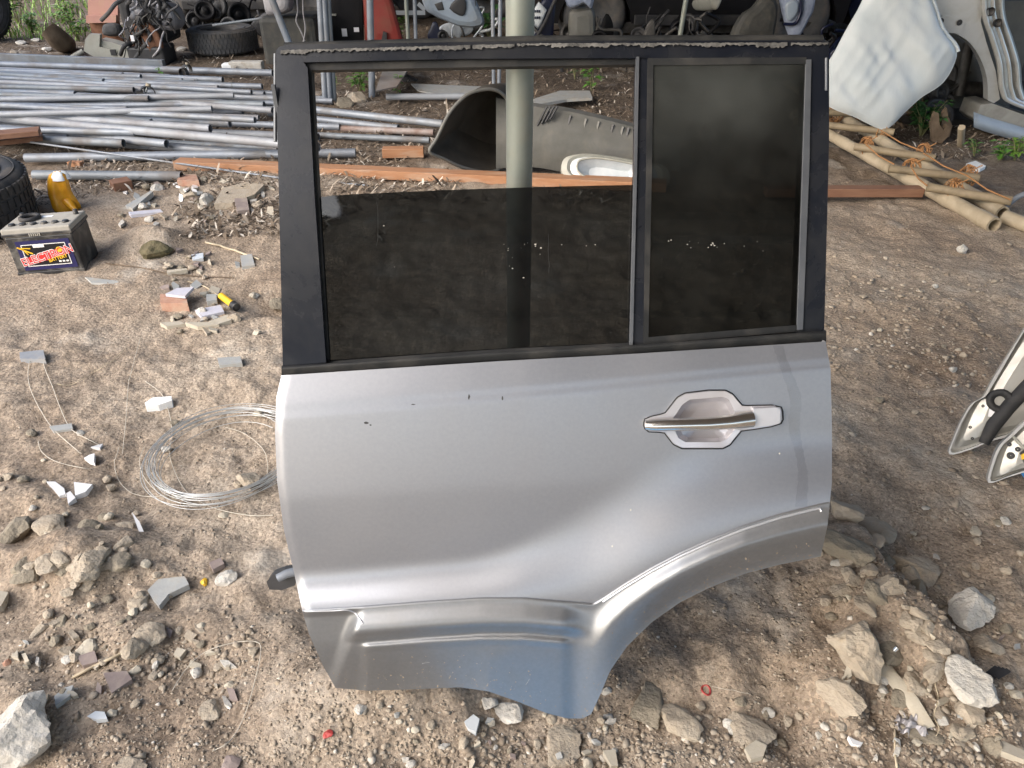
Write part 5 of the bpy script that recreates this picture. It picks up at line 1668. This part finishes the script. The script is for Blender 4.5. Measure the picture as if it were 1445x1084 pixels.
for sg, amt in ((1, .06), (-1, .03)):
    rows = []
    ys_ = np.linspace(wy_.min() + .3, wy_.max() - .3, 64)
    for y in ys_:
        xa, xb = span(y)
        row = []
        for u in np.linspace(0, 1, 56):
            x = xa + (xb - xa) * u
            v = (y - ys_[0]) / (ys_[-1] - ys_[0])
            e = (1 - abs(2 * u - 1) ** 4) * (1 - abs(2 * v - 1) ** 6)
            X_, Y_ = x / 60.0, y / 60.0
            w = float(fbm(X_ * 1.1 - Y_ * .7, Y_ * .5 + X_ * .2, 3)) * .055 + (.5 - abs(float(vnoise(X_ * 3.2 + Y_ * 2.2, Y_ * .8 - X_ * .4)))) * .016
            row.append(at(x, y, YW + .24 * (184 - y) / 230) + nW * sg * (amt * e + w * e))
        rows.append(row)
    mb.grid(rows)
part('film_cover', mb, 'white_film', wt, weld=True)
part('tape_band', MB().tube([W3[i] + nW * .01 for i in range(18, 34)], .012, 8), 'white_film', wt)

# ------------------------------------------------------------------ silver wreck at the right
YS = 5.25
sw = thing('wrecked_car', at(1420, 200, YS), 'stripped silver car body with open door frame at the edge of the shed', 'car')
def body(poly, dy, m, name, th=.05, par=None, bev=.01):
    return part(name, MB().prism([at(x, y, YS + dy) for x, y in poly], (0, th, 0)), m, par or sw, bevel=bev)
# rear quarter with the wheel arch cut in
archc = smooth_poly([np.array(p, float) for p in [(1300, 42), (1322, 40), (1345, 46), (1368, 60), (1384, 84), (1393, 112), (1394, 140)]], 4, False)
body([(1395, 142), (1402, 146), (1411, 140), (1405, 100), (1392, 60), (1384, 30), (1390, -10), (1408, -70), (1440, -140), (1180, -160), (1170, -60), (1250, -30), (1290, 10)] + [tuple(p) for p in archc], 0, 'silver_body', 'quarter_panel', .06)
jamb = [(1420, -120), (1400, -20), (1399, 20), (1410, 55), (1420, 90), (1425, 130), (1445, 148), (1560, 185)]
j3 = lambda off, dy: smooth_poly([at(x + off, y, YS + dy) for x, y in jamb], 5, False)
P_ = [j3(-14, .0), j3(-8, -.03), j3(0, -.012), j3(7, .05), j3(13, .02), j3(18, .10), j3(20, .22)]
part('door_jamb', MB().grid(P_), 'champagne', sw)
for off, dy in ((-9, -.026), (3, .00), (14, .03)):
    part('jamb_flange', MB().tube(j3(off, dy), .013, 7), 'silver_body', sw)
for x, y in ((1406, 32), (1396, 16)):
    part('jamb_hole', MB().lathe(at(x, y, YS - .02), [(.001, 0), (.022, 0), (.026, .02)], 14, np.array([[1, 0, 0], [0, 0, 1], [0, -1, 0.0]])), 'dark_plastic', sw)
sill = [(1376, 168), (1384, 148), (1400, 146), (1445, 162), (1580, 200), (1580, 240), (1445, 198), (1384, 176)]
body(sill, -.02, 'champagne', 'sill', .22)
part('sill_skirt', MB().grid([[at(x, y, YS - .03 + q) for x, y in ((1374, 166 + o), (1390, 172 + o), (1445, 188 + o), (1580, 228 + o))] for o, q in ((-8, .0), (0, -.05), (8, -.05), (14, .0))]), 'blue_grey_plastic', sw)
body([(1312, 44), (1330, 22), (1352, 24), (1362, 30), (1356, 48), (1335, 46)], -.012, 'silver_body', 'bumper_bracket', .012)
for x, y in ((1328, 30), (1354, 32)):
    part('bolt_hole', MB().lathe(at(x, y, YS - .02), [(.001, 0), (.018, 0)], 12, np.array([[1, 0, 0], [0, 0, 1], [0, -1, 0.0]])), 'dark_plastic', sw)
# dark interior volume and inner arch
part('cabin_floor', MB().box(at(1500, 150, YS + .8), (2.4, 1.2, .1)), 'dark_plastic', sw)
part('cabin_back', MB().box(at(1450, 40, YS + 1.5), (2.4, .05, 1.6)), 'dark_plastic', sw)
lin = [[at(x, y, YS + q) for x, y in [tuple(p) for p in archc]] for q in (.02, .25, .5)]
part('arch_liner', MB().grid(lin), 'grey_plastic', sw)
part('arch_back', MB().box(at(1330, 100, YS + .55), (1.1, .04, .9)), 'grey_plastic', sw)
part('rear_axle', MB().tube([at(1290, 120, YS + .35), at(1405, 128, YS + .35)], .05, 12), 'grease_metal', sw)
part('damper', MB().tube([at(1352, 135, YS + .25), at(1368, 60, YS + .3)], .035, 12), 'grease_metal', sw)
# rubbish below the arch
m_ = MB()
m_.prism([at(x, y, YS - .14) for x, y in ((1316, 200), (1314, 172), (1320, 158), (1325, 160), (1326, 176), (1332, 184), (1336, 176), (1342, 180), (1339, 192), (1328, 203))], (0, .03, 0))
m_.prism([at(x, y, YS - .10) for x, y in ((1328, 190), (1330, 160), (1336, 152), (1338, 164), (1344, 178), (1340, 194))], (0, .025, 0))
one('rusty_bracket', m_, 'dead_wood', 'corroded bracket lying below the silver wheel arch', 'bracket', bevel=.004)
m_ = MB().tube([gh(1355, 208, .0), at(1357, 180, YS - .3)], .022, 8)
one('white_stub', m_, 'bamboo', 'pale stub of stick standing in the weeds by the sill', 'stick')

# ------------------------------------------------------------------ door inner shells at the right edge
def shell(outline, basep, lean, yaw, label, extra):
    b0 = gh(*basep)
    N = np.array([math.sin(yaw) * math.cos(lean), -math.cos(yaw) * math.cos(lean), math.sin(lean)])
    Pn = lambda x, y, n=0.0: onplane(x, y, b0 + N * n, N)
    t = thing('car_door_shell', b0, label, 'car door')
    ol = smooth_poly([np.array(p, float) for p in outline], 4)
    O = [Pn(x, y) for x, y in ol]
    cO = sum(O) / len(O)
    mb = MB()
    a0 = O; a1 = [p + N * .012 for p in O]; a2 = [p + (cO - p) / np.linalg.norm(cO - p) * .008 + N * .012 for p in O]; a3 = [p + (cO - p) / np.linalg.norm(cO - p) * .010 - N * .012 for p in O]
    mb.ringstrip(a0, a1, True); mb.ringstrip(a1, a2); mb.ringstrip(a2, a3, True)
    part('hem', mb, 'silver_body', t)
    mb = MB(); 
    a4 = [p + (cO - p) * .10 - N * .012 for p in O]; a5 = [p + (cO - p) * .22 + N * .004 for p in O]; a6 = [p + (cO - p) * .5 + N * .010 for p in O]
    mb.ringstrip(a3, a4, True); mb.ringstrip(a4, a5, True); mb.ringstrip(a5, a6, True); mb.add(a6 + [cO + N * .01], [(i, (i + 1) % len(a6), len(a6)) for i in range(len(a6))], True)
    part('inner_skin', mb, 'champagne', t)
    mb = MB(); mb.ringstrip([p - N * .02 for p in O], O, True); mb.add([p - N * .02 for p in O], [tuple(range(len(O)))])
    part('outer_skin', mb, 'silver_body', t)
    extra(t, Pn, N)
def ex1(t, Pn, N):
    e1 = np.cross(N, [0, 0, 1.0]); e1 /= np.linalg.norm(e1); ax = np.array([e1, np.cross(N, e1), N])
    part('grommet', MB().lathe(Pn(1410, 566, .0), [(.034, -.01), (.034, .022), (.026, .028), (.016, .018), (.010, .0), (.001, .0)], 24, ax), 'rubber', t)
    part('paper_label', MB().prism([Pn(x, y, .016) for x, y in ((1396, 577), (1409, 577), (1407, 589), (1394, 588))], -N * .001), 'label_white', t)
    part('rubber_strip', MB().tube([Pn(x, y, .012) for x, y in ((1388, 626), (1402, 600), (1425, 572), (1460, 535), (1520, 470))], [.014, .020, .020, .020, .020], 10), 'rubber', t)
    for x, y in ((1369, 603), (1372, 619), (1387, 573)):
        part('bolt_hole', MB().lathe(Pn(x, y, .006), [(.001, .002), (.0045, .002)], 10, ax), 'dark_plastic', t)
def ex2(t, Pn, N):
    e1 = np.cross(N, [0, 0, 1.0]); e1 /= np.linalg.norm(e1); ax = np.array([e1, np.cross(N, e1), N])
    for x, y, r in ((1424, 627, .006), (1426, 643, .010), (1436, 634, .007)):
        part('bolt_hole', MB().lathe(Pn(x, y, .013), [(.001, .002), (r, .002)], 12, ax), 'dark_plastic', t)
    part('latch', MB().prism([Pn(x, y, .022) for x, y in ((1440, 640), (1449, 632), (1470, 636), (1470, 652), (1446, 654))], -N * .012), 'dark_plastic', t)
    part('yellow_clip', MB().prism([Pn(x, y, .028) for x, y in ((1441, 642), (1449, 638), (1449, 646), (1442, 649))], -N * .006), 'print_yellow', t)
    part('plastic_rod', MB().tube([Pn(1430, 616, .02), Pn(1444, 632, .02), Pn(1470, 640, .02)], .004, 8), 'light_plastic', t)
shell([(1339, 641), (1345, 618), (1356, 592), (1370, 570), (1386, 560), (1400, 535), (1425, 495), (1455, 450), (1500, 400), (1600, 380), (1640, 500), (1560, 590), (1460, 608), (1400, 622), (1370, 634)], (1345, 641), R(32), R(-28), 'upper pale car door shell with black grommet lying inner side up', ex1)
shell([(1394, 681), (1398, 655), (1408, 630), (1424, 614), (1450, 590), (1500, 560), (1600, 540), (1640, 640), (1540, 660), (1460, 664), (1425, 672)], (1400, 681), R(32), R(-28), 'lower car door shell with yellow clip overlapping the other shell', ex2)
c = gh(1452, 675)
one('blue_clip', MB().box(c + np.array([.0, 0, .02]), (.035, .03, .04)), 'blue_clip', 'small light blue plastic block beside the lower door shell', 'block', bevel=.004)

# ------------------------------------------------------------------ wrecks and parts along the back
def wreck(name, label, x0, x1, Y, m, cat='car', hgt_=1.45, depth=1.6, wheels=()):
    t = thing(name, ((x0 + x1) / 2, Y + depth / 2, 0), label, cat)
    prof = []
    l = x1 - x0
    pr_ = [(0, .34), (.02, .55), (.04, .82), (.20, .92), (.30, hgt_), (.72, hgt_), (.86, .95), (.98, .85), (1, .55), (.99, .30)]
    low = []
    for wx in sorted(wheels, reverse=True):
        for a in np.linspace(0, math.pi, 11):
            low.append((wx + .37 / l * math.cos(a), .24 + .37 * math.sin(a)))
    poly = pr_ + [(.985, .24)] + low + [(.015, .24)]
    part('body', MB().prism([(x0 + q * l, Y, z) for q, z in poly], (0, depth, 0)), m, t, bevel=.03)
    for q0, q1 in ((.32, .50), (.53, .70)):
        part('window', MB().prism([(x0 + q * l, Y - .004, z) for q, z in ((q0, .97), (q0 + .015, hgt_ - .1), (q1 - .01, hgt_ - .1), (q1, .97))], (0, .01, 0)), 'black_paint', t)
    part('sill', MB().box(((x0 + x1) / 2, Y - .006, .27), (l * .42, .03, .10)), 'dark_plastic', t, bevel=.01)
    part('underside', MB().box(((x0 + x1) / 2, Y + depth / 2, .19), (l * .9, depth * .9, .10)), 'grease_metal', t)
    for wx in wheels:
        ax = np.array([[1, 0, 0], [0, 0, 1], [0, -1, 0.0]])
        c_ = (x0 + wx * l, Y + .12, .31)
        part('wheel', MB().lathe(c_, [(.18, -.09), (.29, -.10), (.32, -.06), (.32, .06), (.29, .10), (.19, .10), (.17, .04), (.001, .03)], 30, ax), 'rubber_worn', t)
    return t
wreck('wrecked_car', 'black wrecked car parked behind the worn lying tyre', -4.6, -1.75, 9.7, 'black_paint', wheels=(.2, .8))
wreck('wrecked_car', 'black wrecked car standing behind the slanting grey post', .35, 3.4, 8.5, 'black_paint', wheels=(.16, .84))
wreck('wrecked_car', 'dark navy wrecked car behind the wrapped panel', 3.5, 6.6, 8.8, 'navy_paint', wheels=(.2, .8))
wreck('wrecked_car', 'dark navy wreck at the back behind the pale blue bumper', -1.65, .25, 10.6, 'navy_paint', wheels=(.25, .75))
wreck('wrecked_car', 'brown black wreck beyond the grassy corner', -9.5, -6.6, 13.2, 'black_paint', wheels=(.2, .8))

def junk(name, poly, Y, m, label, cat, front=.05, back=.06, nrm=(0, -1, .15), per=3, group=None):
    P3 = [at(p[0], p[1], Y) for p in smooth_poly([np.array(q, float) for q in poly], per)]
    return one(name, MB().pillow(P3, nrm, front, back), m, label, cat, group)
# red fender
f_ = thing('red_fender', at(575, 76, 8.2), 'red car fender standing on end behind the single post', 'fender')
part('skin', MB().pillow([at(x, y, 8.2) for x, y in smooth_poly([np.array(q, float) for q in [(512, -60), (530, -80), (548, -20), (558, 15), (566, 45), (572, 76), (552, 80), (520, 76), (514, 30)]], 3)], (0, -1, .1), .06, .06), 'red_paint', f_)
part('slot', MB().prism([at(x, y, 8.128) for x, y in ((538, 60), (541, 44), (546, 46), (546, 62))], (0, -.02, 0)), 'dark_plastic', f_)
# white cards stuck on the black body beside the red fender
t = thing('engine_panel', at(500, 80, 8.3), 'black inner wing panel with white stickers beside the red fender', 'panel')
part('sheet', MB().pillow([at(x, y, 8.3) for x, y in ((466, -40), (512, -40), (514, 82), (466, 82))], (0, -1, .1), .03, .05), 'black_paint', t)
for x, y in ((486, 46), (503, 42)):
    part('sticker', MB().box(at(x, y, 8.24), (.05, .004, .07 if x < 500 else .04)), 'label_white', t)
part('bracket', MB().box(at(469, 21, 8.22), (.07, .03, .015)), 'light_plastic', t)
# dark square box with hanging cables
t = thing('grey_tank', at(418, 88, 7.7), 'dark grey boxy tank behind the slanting post', 'tank')
part('tank_body', MB().box(at(418, 60, 7.95), (.52, .5, .5)), 'liner_dark', t, bevel=.04)
for k, pts in enumerate(([(418, -10), (420, 15), (418, 30), (425, 45), (430, 58)], [(427, -10), (428, 20), (431, 40), (428, 60)])):
    part('cable', MB().tube(smooth_poly([at(x, y, 7.66) for x, y in pts], 4, False), .007, 6), 'alu_cast', t)
junk('grey_bracket', [(372, -20), (404, -20), (408, 8), (402, 17), (380, 22), (373, 10)], 7.6, 'alu_cast', 'grey cast bracket on top of the boxy tank', 'bracket', .04, .3)
# pale blue bumper hanging
t = thing('blue_bumper', at(650, 45, 7.9), 'pale blue grey bumper cover propped on a stone among the wrecks', 'bumper')
pb = smooth_poly([np.array(q, float) for q in [(590, -40), (598, 8), (612, 22), (632, 31), (648, 37), (656, 38), (670, 39), (684, 33), (676, 10), (666, -15), (660, -60), (620, -60)]], 3)
part('skin', MB().pillow([at(x, y, 7.9) for x, y in pb], (0, -1, .1), .10, .05), 'blue_grey_plastic', t)
part('lamp_opening', MB().pillow([at(x, y, 7.805) for x, y in ((613, 6), (624, 2), (627, 14), (618, 15))], (0, -1, .1), .012, .02), 'dark_plastic', t)
part('grille_opening', MB().pillow([at(x, y, 7.79) for x, y in smooth_poly([np.array(q, float) for q in [(634, 12), (642, 0), (652, -6), (658, 4), (656, 20), (648, 22)]], 2)], (0, -1, .1), .012, .03), 'dark_plastic', t)
part('seam', MB().tube([at(671, -30, 7.81), at(671, 38, 7.86)], .003, 5), 'dark_plastic', t)
rock(653, 48, 13, 'rock_pale', 'upright pale stone propping the blue grey bumper', seed=61, flat=1.6)
t = thing('lamp_bracket_rack', at(548, 26, 8.8), 'white metal lamp frame behind the red fender', 'frame')
m_ = MB()
for a, b in (((540, 3), (556, 16)), ((543, 18), (600, 18)), ((540, 8), (546, 18)), ((546, 5), (556, 10)), ((590, 5), (600, 14))):
    m_.beam(at(*a, 8.6), at(*b, 8.6), .04, .025, up=(0, -1, 0))
part('bars', m_, 'pale_lens', t)
# parts in front of the black car
t = thing('lamp_unit', at(762, 60, 7.6), 'white and blue lamp unit beside the thick post', 'lamp')
part('lens', MB().pillow([at(x, y, 7.6) for x, y in ((752, 16), (760, 2), (772, 14), (764, 34), (752, 52))], (0, -1, .2), .04, .05), 'pale_lens', t)
m_ = MB()
for k in range(6):
    m_.box(at(755 + 3 * (k % 3), 16 + 9 * (k // 3), 7.555), (.012, .01, .02))
part('led_cell', m_, 'navy_paint', t)
part('cable', MB().tube([at(754, 58, 7.5), at(770, 30, 7.5), at(786, -6, 7.5)], .016, 8), 'rubber', t)
part('backing', MB().pillow([at(x, y, 7.72) for x, y in ((752, 66), (752, 20), (772, -10), (784, 0), (780, 64))], (0, -1, .1), .03, .05), 'navy_paint', t)
junk('fender_liner', [(806, 62), (802, 24), (806, 14), (824, 10), (838, 12), (840, 40), (838, 66)], 7.55, 'grey_plastic', 'grey curved fender liner standing before the black car', 'liner', .10, .04)
junk('blue_bumper_end', [(796, -30), (800, 8), (812, 11), (824, 6), (836, 12), (838, -30)], 7.45, 'lamp_blue', 'shiny blue grey bumper corner over the fender liner', 'bumper', .09, .05)
m_ = MB()
m_.tube(smooth_poly([at(x, y, 7.5) for x, y in ((842, 24), (844, 36), (850, 42), (862, 42), (876, 44), (876, 60))], 4, False), .014, 8)
m_.tube([at(846, 26, 7.5), at(840, 50, 7.5)], .012, 8)
one('hose', m_, 'grease_metal', 'black hose and bracket poking up beside the fender liner', 'hose')
junk('dusty_liner', [(1030, 62), (1042, 24), (1060, 10), (1078, -10), (1094, 0), (1096, 20), (1092, 44), (1084, 62)], 7.5, 'liner_dark', 'dusty rounded wheel arch liner in front of the black car', 'liner', .10, .05)
t = thing('headlamp', at(1120, 60, 7.5), 'blue tinted headlamp unit standing on end by the rear top corner of the door', 'headlamp')
part('shell', MB().pillow([at(x, y, 7.5) for x, y in smooth_poly([np.array(q, float) for q in [(1100, -20), (1146, -20), (1148, 10), (1140, 28), (1126, 54), (1116, 56), (1106, 30)]], 3)], (.1, -1, .1), .06, .06), 'lamp_blue', t)
part('inner_lens', MB().pillow([at(x, y, 7.425) for x, y in smooth_poly([np.array(q, float) for q in [(1108, 8), (1118, 0), (1126, 4), (1124, 20), (1112, 30)]], 3)], (.1, -1, .1), .02, .01), 'blue_grey_plastic', t)
part('trim', MB().tube(smooth_poly([at(x, y, 7.42) for x, y in ((1106, 34), (1122, 33), (1130, 16), (1130, -10))], 4, False), .014, 7), 'navy_paint', t)
junk('lamp_bulb', [(1002, -6), (1018, -6), (1016, 6), (1010, 14), (1004, 8)], 7.6, 'light_plastic', 'pale bulb socket hanging in front of the black car', 'bulb', .03, .9)
rock(1138, 48, 8, 'label_white', 'tiny white chip beside the headlamp', 'chip', None, 62, 1.5, 'white_chip')

# heaps of dark scrap along the back
rr = random.Random(91)
def scrap_pile(x0, x1, n, Y0, Y1, label, group, mats):
    for k in range(n):
        x, Y = rr.uniform(x0, x1), rr.uniform(Y0, Y1)
        kind = rr.random()
        b = at(x, 60, Y); X = b[0]; z0 = float(hgt(X, Y))
        mm = rr.choice(mats)
        if kind < .22:          # bent panel or bracket
            w, h = rr.uniform(.06, .20), rr.uniform(.12, .45)
            pl_ = [(X + w * rr.uniform(.7, 1.2) * math.cos(a), Y, z0 + h * .5 * (1 + rr.uniform(.75, 1.05) * math.sin(a))) for a in np.arange(0, 6.2, .62)]
            mb = MB().pillow(smooth_poly(pl_, 2), (rr.uniform(-.7, .7), -1, rr.uniform(-.2, .5)), rr.uniform(.01, .04), .02)
            nm, ct = 'bent_scrap', 'scrap'
        elif kind < .72:        # hose or rod
            pts = [np.array([X, Y, z0 + .0])]
            for q in range(5):
                pts.append(pts[-1] + np.array([rr.uniform(-.14, .14), rr.uniform(-.05, .05), rr.uniform(.0, .14)]))
            mb = MB().tube(smooth_poly(pts, 4, False), rr.choice([.006, .010, .016]), 7)
            nm, ct = 'scrap_hose', 'scrap'
        else:                   # flange, pulley or hub
            r_ = rr.uniform(.05, .13)
            tn = tilted((rr.uniform(-.6, .6), -1, rr.uniform(-.2, .8)))
            mb = MB().lathe((X, Y, z0 + r_ + rr.uniform(0, .22)), [(.001, .03), (r_ * .3, .04), (r_ * .35, .0), (r_ * .7, .0), (r_ * .75, .03), (r_, .03), (r_, -.03), (.001, -.03)], 22, tn)
            v_ = np.array(mb.v)
            nm, ct = 'scrap_pulley', 'scrap'
        one(nm, mb, mm, label, ct, group)
scrap_pile(775, 1010, 44, 7.3, 8.2, 'dark greasy scrap part heaped before the black car by the slanting grey post', 'dark scrap before the black car', ['grease_metal', 'dark_plastic', 'black_paint', 'black_paint', 'rubber'])
scrap_pile(1140, 1215, 10, 7.2, 8.2, 'dark scrap part heaped between the headlamp and the wrapped panel', 'dark scrap by the headlamp', ['dark_plastic', 'black_paint', 'navy_paint', 'rubber_worn'])
scrap_pile(245, 390, 22, 8.95, 9.6, 'dark scrap part heaped behind the worn lying tyre', 'dark scrap behind the tyre', ['dark_plastic', 'black_paint', 'black_paint', 'rubber_worn', 'grease_metal'])
scrap_pile(590, 690, 10, 8.4, 9.4, 'scrap part lying behind the pale blue bumper', 'scrap behind the blue bumper', ['dark_plastic', 'grease_metal', 'navy_paint', 'pale_lens'])
scrap_pile(1305, 1360, 12, 5.3, 5.7, 'dark rusty part lying under the silver wheel arch', 'rusty parts under the arch', ['grease_metal', 'dead_wood', 'dark_plastic'])

# stripped engine at the left
Ye = gp(215, 88)[1]
eng = thing('stripped_engine', at(210, 88, Ye), 'tangled greasy engine with rusty brake disc and hanging hoses', 'engine')
AXF = np.array([[1, 0, 0], [0, 0, 1], [0, -1, 0.0]])
part('brake_disc', MB().lathe(at(205, 62, Ye - .05), [(.001, .03), (.07, .03), (.08, .06), (.12, .06), (.125, .0), (.19, .0), (.20, -.01), (.20, -.03), (.001, -.03)], 36, np.array([[.9, -.43, 0], [0, 0, 1], [-.43, -.9, 0.0]])), 'rust', eng)
part('block', MB().box(at(208, 10, Ye + .30), (.40, .4, .6)), 'dark_plastic', eng, bevel=.04)
part('gear_case', MB().pillow([at(x, y, Ye - .02) for x, y in smooth_poly([np.array(q, float) for q in [(222, 5), (238, 4), (248, 20), (250, 38), (242, 44), (230, 38), (222, 20)]], 3)], (0, -1, .1), .07, .3), 'alu_cast', eng)
for x, y in ((231, 14), (240, 28), (236, 34), (228, 27)):
    part('bolt', MB().lathe(at(x, y, Ye - .10), [(.001, .03), (.014, .03), (.014, -.02)], 10, AXF), 'dark_plastic', eng)
rr = random.Random(31)
for k in range(30):
    x, y = rr.uniform(176, 236), rr.uniform(-20, 40)
    pts = [at(x, y, Ye - .03)]
    for q in range(4):
        x += rr.uniform(-14, 14); y += rr.uniform(4, 16)
        pts.append(at(x, min(y, 86), Ye - .06 - rr.uniform(0, .12)))
    part('hose', MB().tube(smooth_poly(pts, 4, False), rr.choice([.005, .007, .010, .018]), 7), rr.choice(['grease_metal', 'rubber_worn', 'alu_cast', 'rubber']), eng)
for k in range(4):
    part('flange', MB().lathe(at(rr.uniform(185, 222), rr.uniform(0, 35), Ye - .1), [(.001, .02), (.03, .02), (.05, .0), (.05, -.06)], 16, AXF), rr.choice(['alu_cast', 'grease_metal']), eng)
part('tag', MB().box(at(187, 54, Ye - .28), (.03, .01, .05)), 'label_white', eng)
part('engine_mount', MB().box(at(215, 76, Ye), (.34, .3, .16)), 'dark_plastic', eng, bevel=.02)
# pale bracket moulding
Yk = gp(150, 84)[1]
br = thing('plastic_moulding', at(150, 84, Yk), 'cream plastic moulding with cut outs in front of the engine', 'moulding')
part('main_plate', MB().prism([at(x, y, Yk) for x, y in ((118, 72), (120, 56), (126, 48), (141, 49), (140, 66), (156, 70), (168, 76), (166, 87), (140, 84), (128, 78))], (0, .05, 0)), 'light_plastic', br, bevel=.006)
part('upper_ledge', MB().prism([at(x, y, Yk + .03) for x, y in ((140, 56), (158, 60), (170, 64), (168, 76), (140, 70))], (0, .14, 0)), 'light_plastic', br, bevel=.006)
part('end_plate', MB().prism([at(x, y, Yk - .03) for x, y in ((167, 64), (183, 67), (183, 88), (167, 87))], (0, .04, 0)), 'light_plastic', br, bevel=.006)
part('arm', MB().tube([at(117, 72, Yk + .01), at(100, 82, Yk - .05)], .022, 10), 'light_plastic', br)
part('socket', MB().box(at(160, 74, Yk - .008), (.05, .02, .05)), 'dark_plastic', br)
junk('small_roller', [(147, 36), (158, 32), (170, 36), (170, 50), (148, 50)], Yk + .6, 'rubber_worn', 'grey green rubber roller under the pink panel', 'roller', .07, .08)
t = thing('pink_panel', at(145, 40, 8.6), 'faded pink metal panel standing behind the plastic moulding', 'panel')
part('sheet', MB().prism([at(x, y, 8.6) for x, y in ((124, -60), (167, -60), (166, 31), (124, 32))], (0, .05, 0)), 'pink_panel', t, bevel=.01)
part('fold', MB().prism([at(x, y, 8.58) for x, y in ((124, 21), (166, 21), (166, 31), (124, 32))], (0, -.04, 0)), 'pink_panel', t, bevel=.01)
part('foot', MB().box((at(145, 30, 8.63)[0], 8.66, at(145, 30, 8.63)[2] / 2), (.3, .04, at(145, 30, 8.63)[2])), 'rust', t)
m_ = MB().tube([gp(92, 62, .05), at(82, 55, 7.9), at(68, 42, 7.9)], [.10, .10, .085], 14)
one('dark_stump', m_, 'dead_wood', 'dark tilted stump in the weeds behind the pipes', 'stump')
t = thing('concrete_block', gp(355, 92), 'short concrete block in front of the worn lying tyre', 'block')
part('block_body', MB().box(gp(348, 92, .035), (.30, .10, .07)), 'rock_pale', t, bevel=.01)
part('end_cap', MB().box(gp(322, 93, .03), (.10, .09, .05)), 'foam', t, bevel=.015)
one('thin_rail', MB().tube([at(300, 36, 7.8), at(370, 26, 7.8)], .012, 8), 'galvanised_dull', 'thin rail leaning on the boxy tank above the worn tyre', 'rail')
for k, (x, y) in enumerate(((30, 60), (52, 56), (66, 70), (20, 74), (258, 68))):
    rock(x, y, 16, 'rock_pale' if k != 3 else 'rock', 'pale rubbish lump in the weedy corner beyond the pipes', 'rubble', 'lumps in the weedy corner', 80 + k, .5, 'rubble_lump')

# ------------------------------------------------------------------ added unseen blue sheet that reflects in the lower door
P_ = []
for i, y in enumerate(np.linspace(.42, .785, 18)):
    P_.append([(x, y, float(hgt(x, y)) + .014 + .006 * math.sin(9 * x + 5 * y) * math.cos(13 * y - 4 * x) + .003 * math.sin(31 * x)) for x in np.linspace(-.16, .42, 22)])
o = one('blue_bounceboard', MB().grid(P_), 'blue_bounce', 'added unseen blue tarpaulin spread on the soil before the door', 'bounceboard')
o.modifiers.new('th', 'SOLIDIFY').thickness = .002
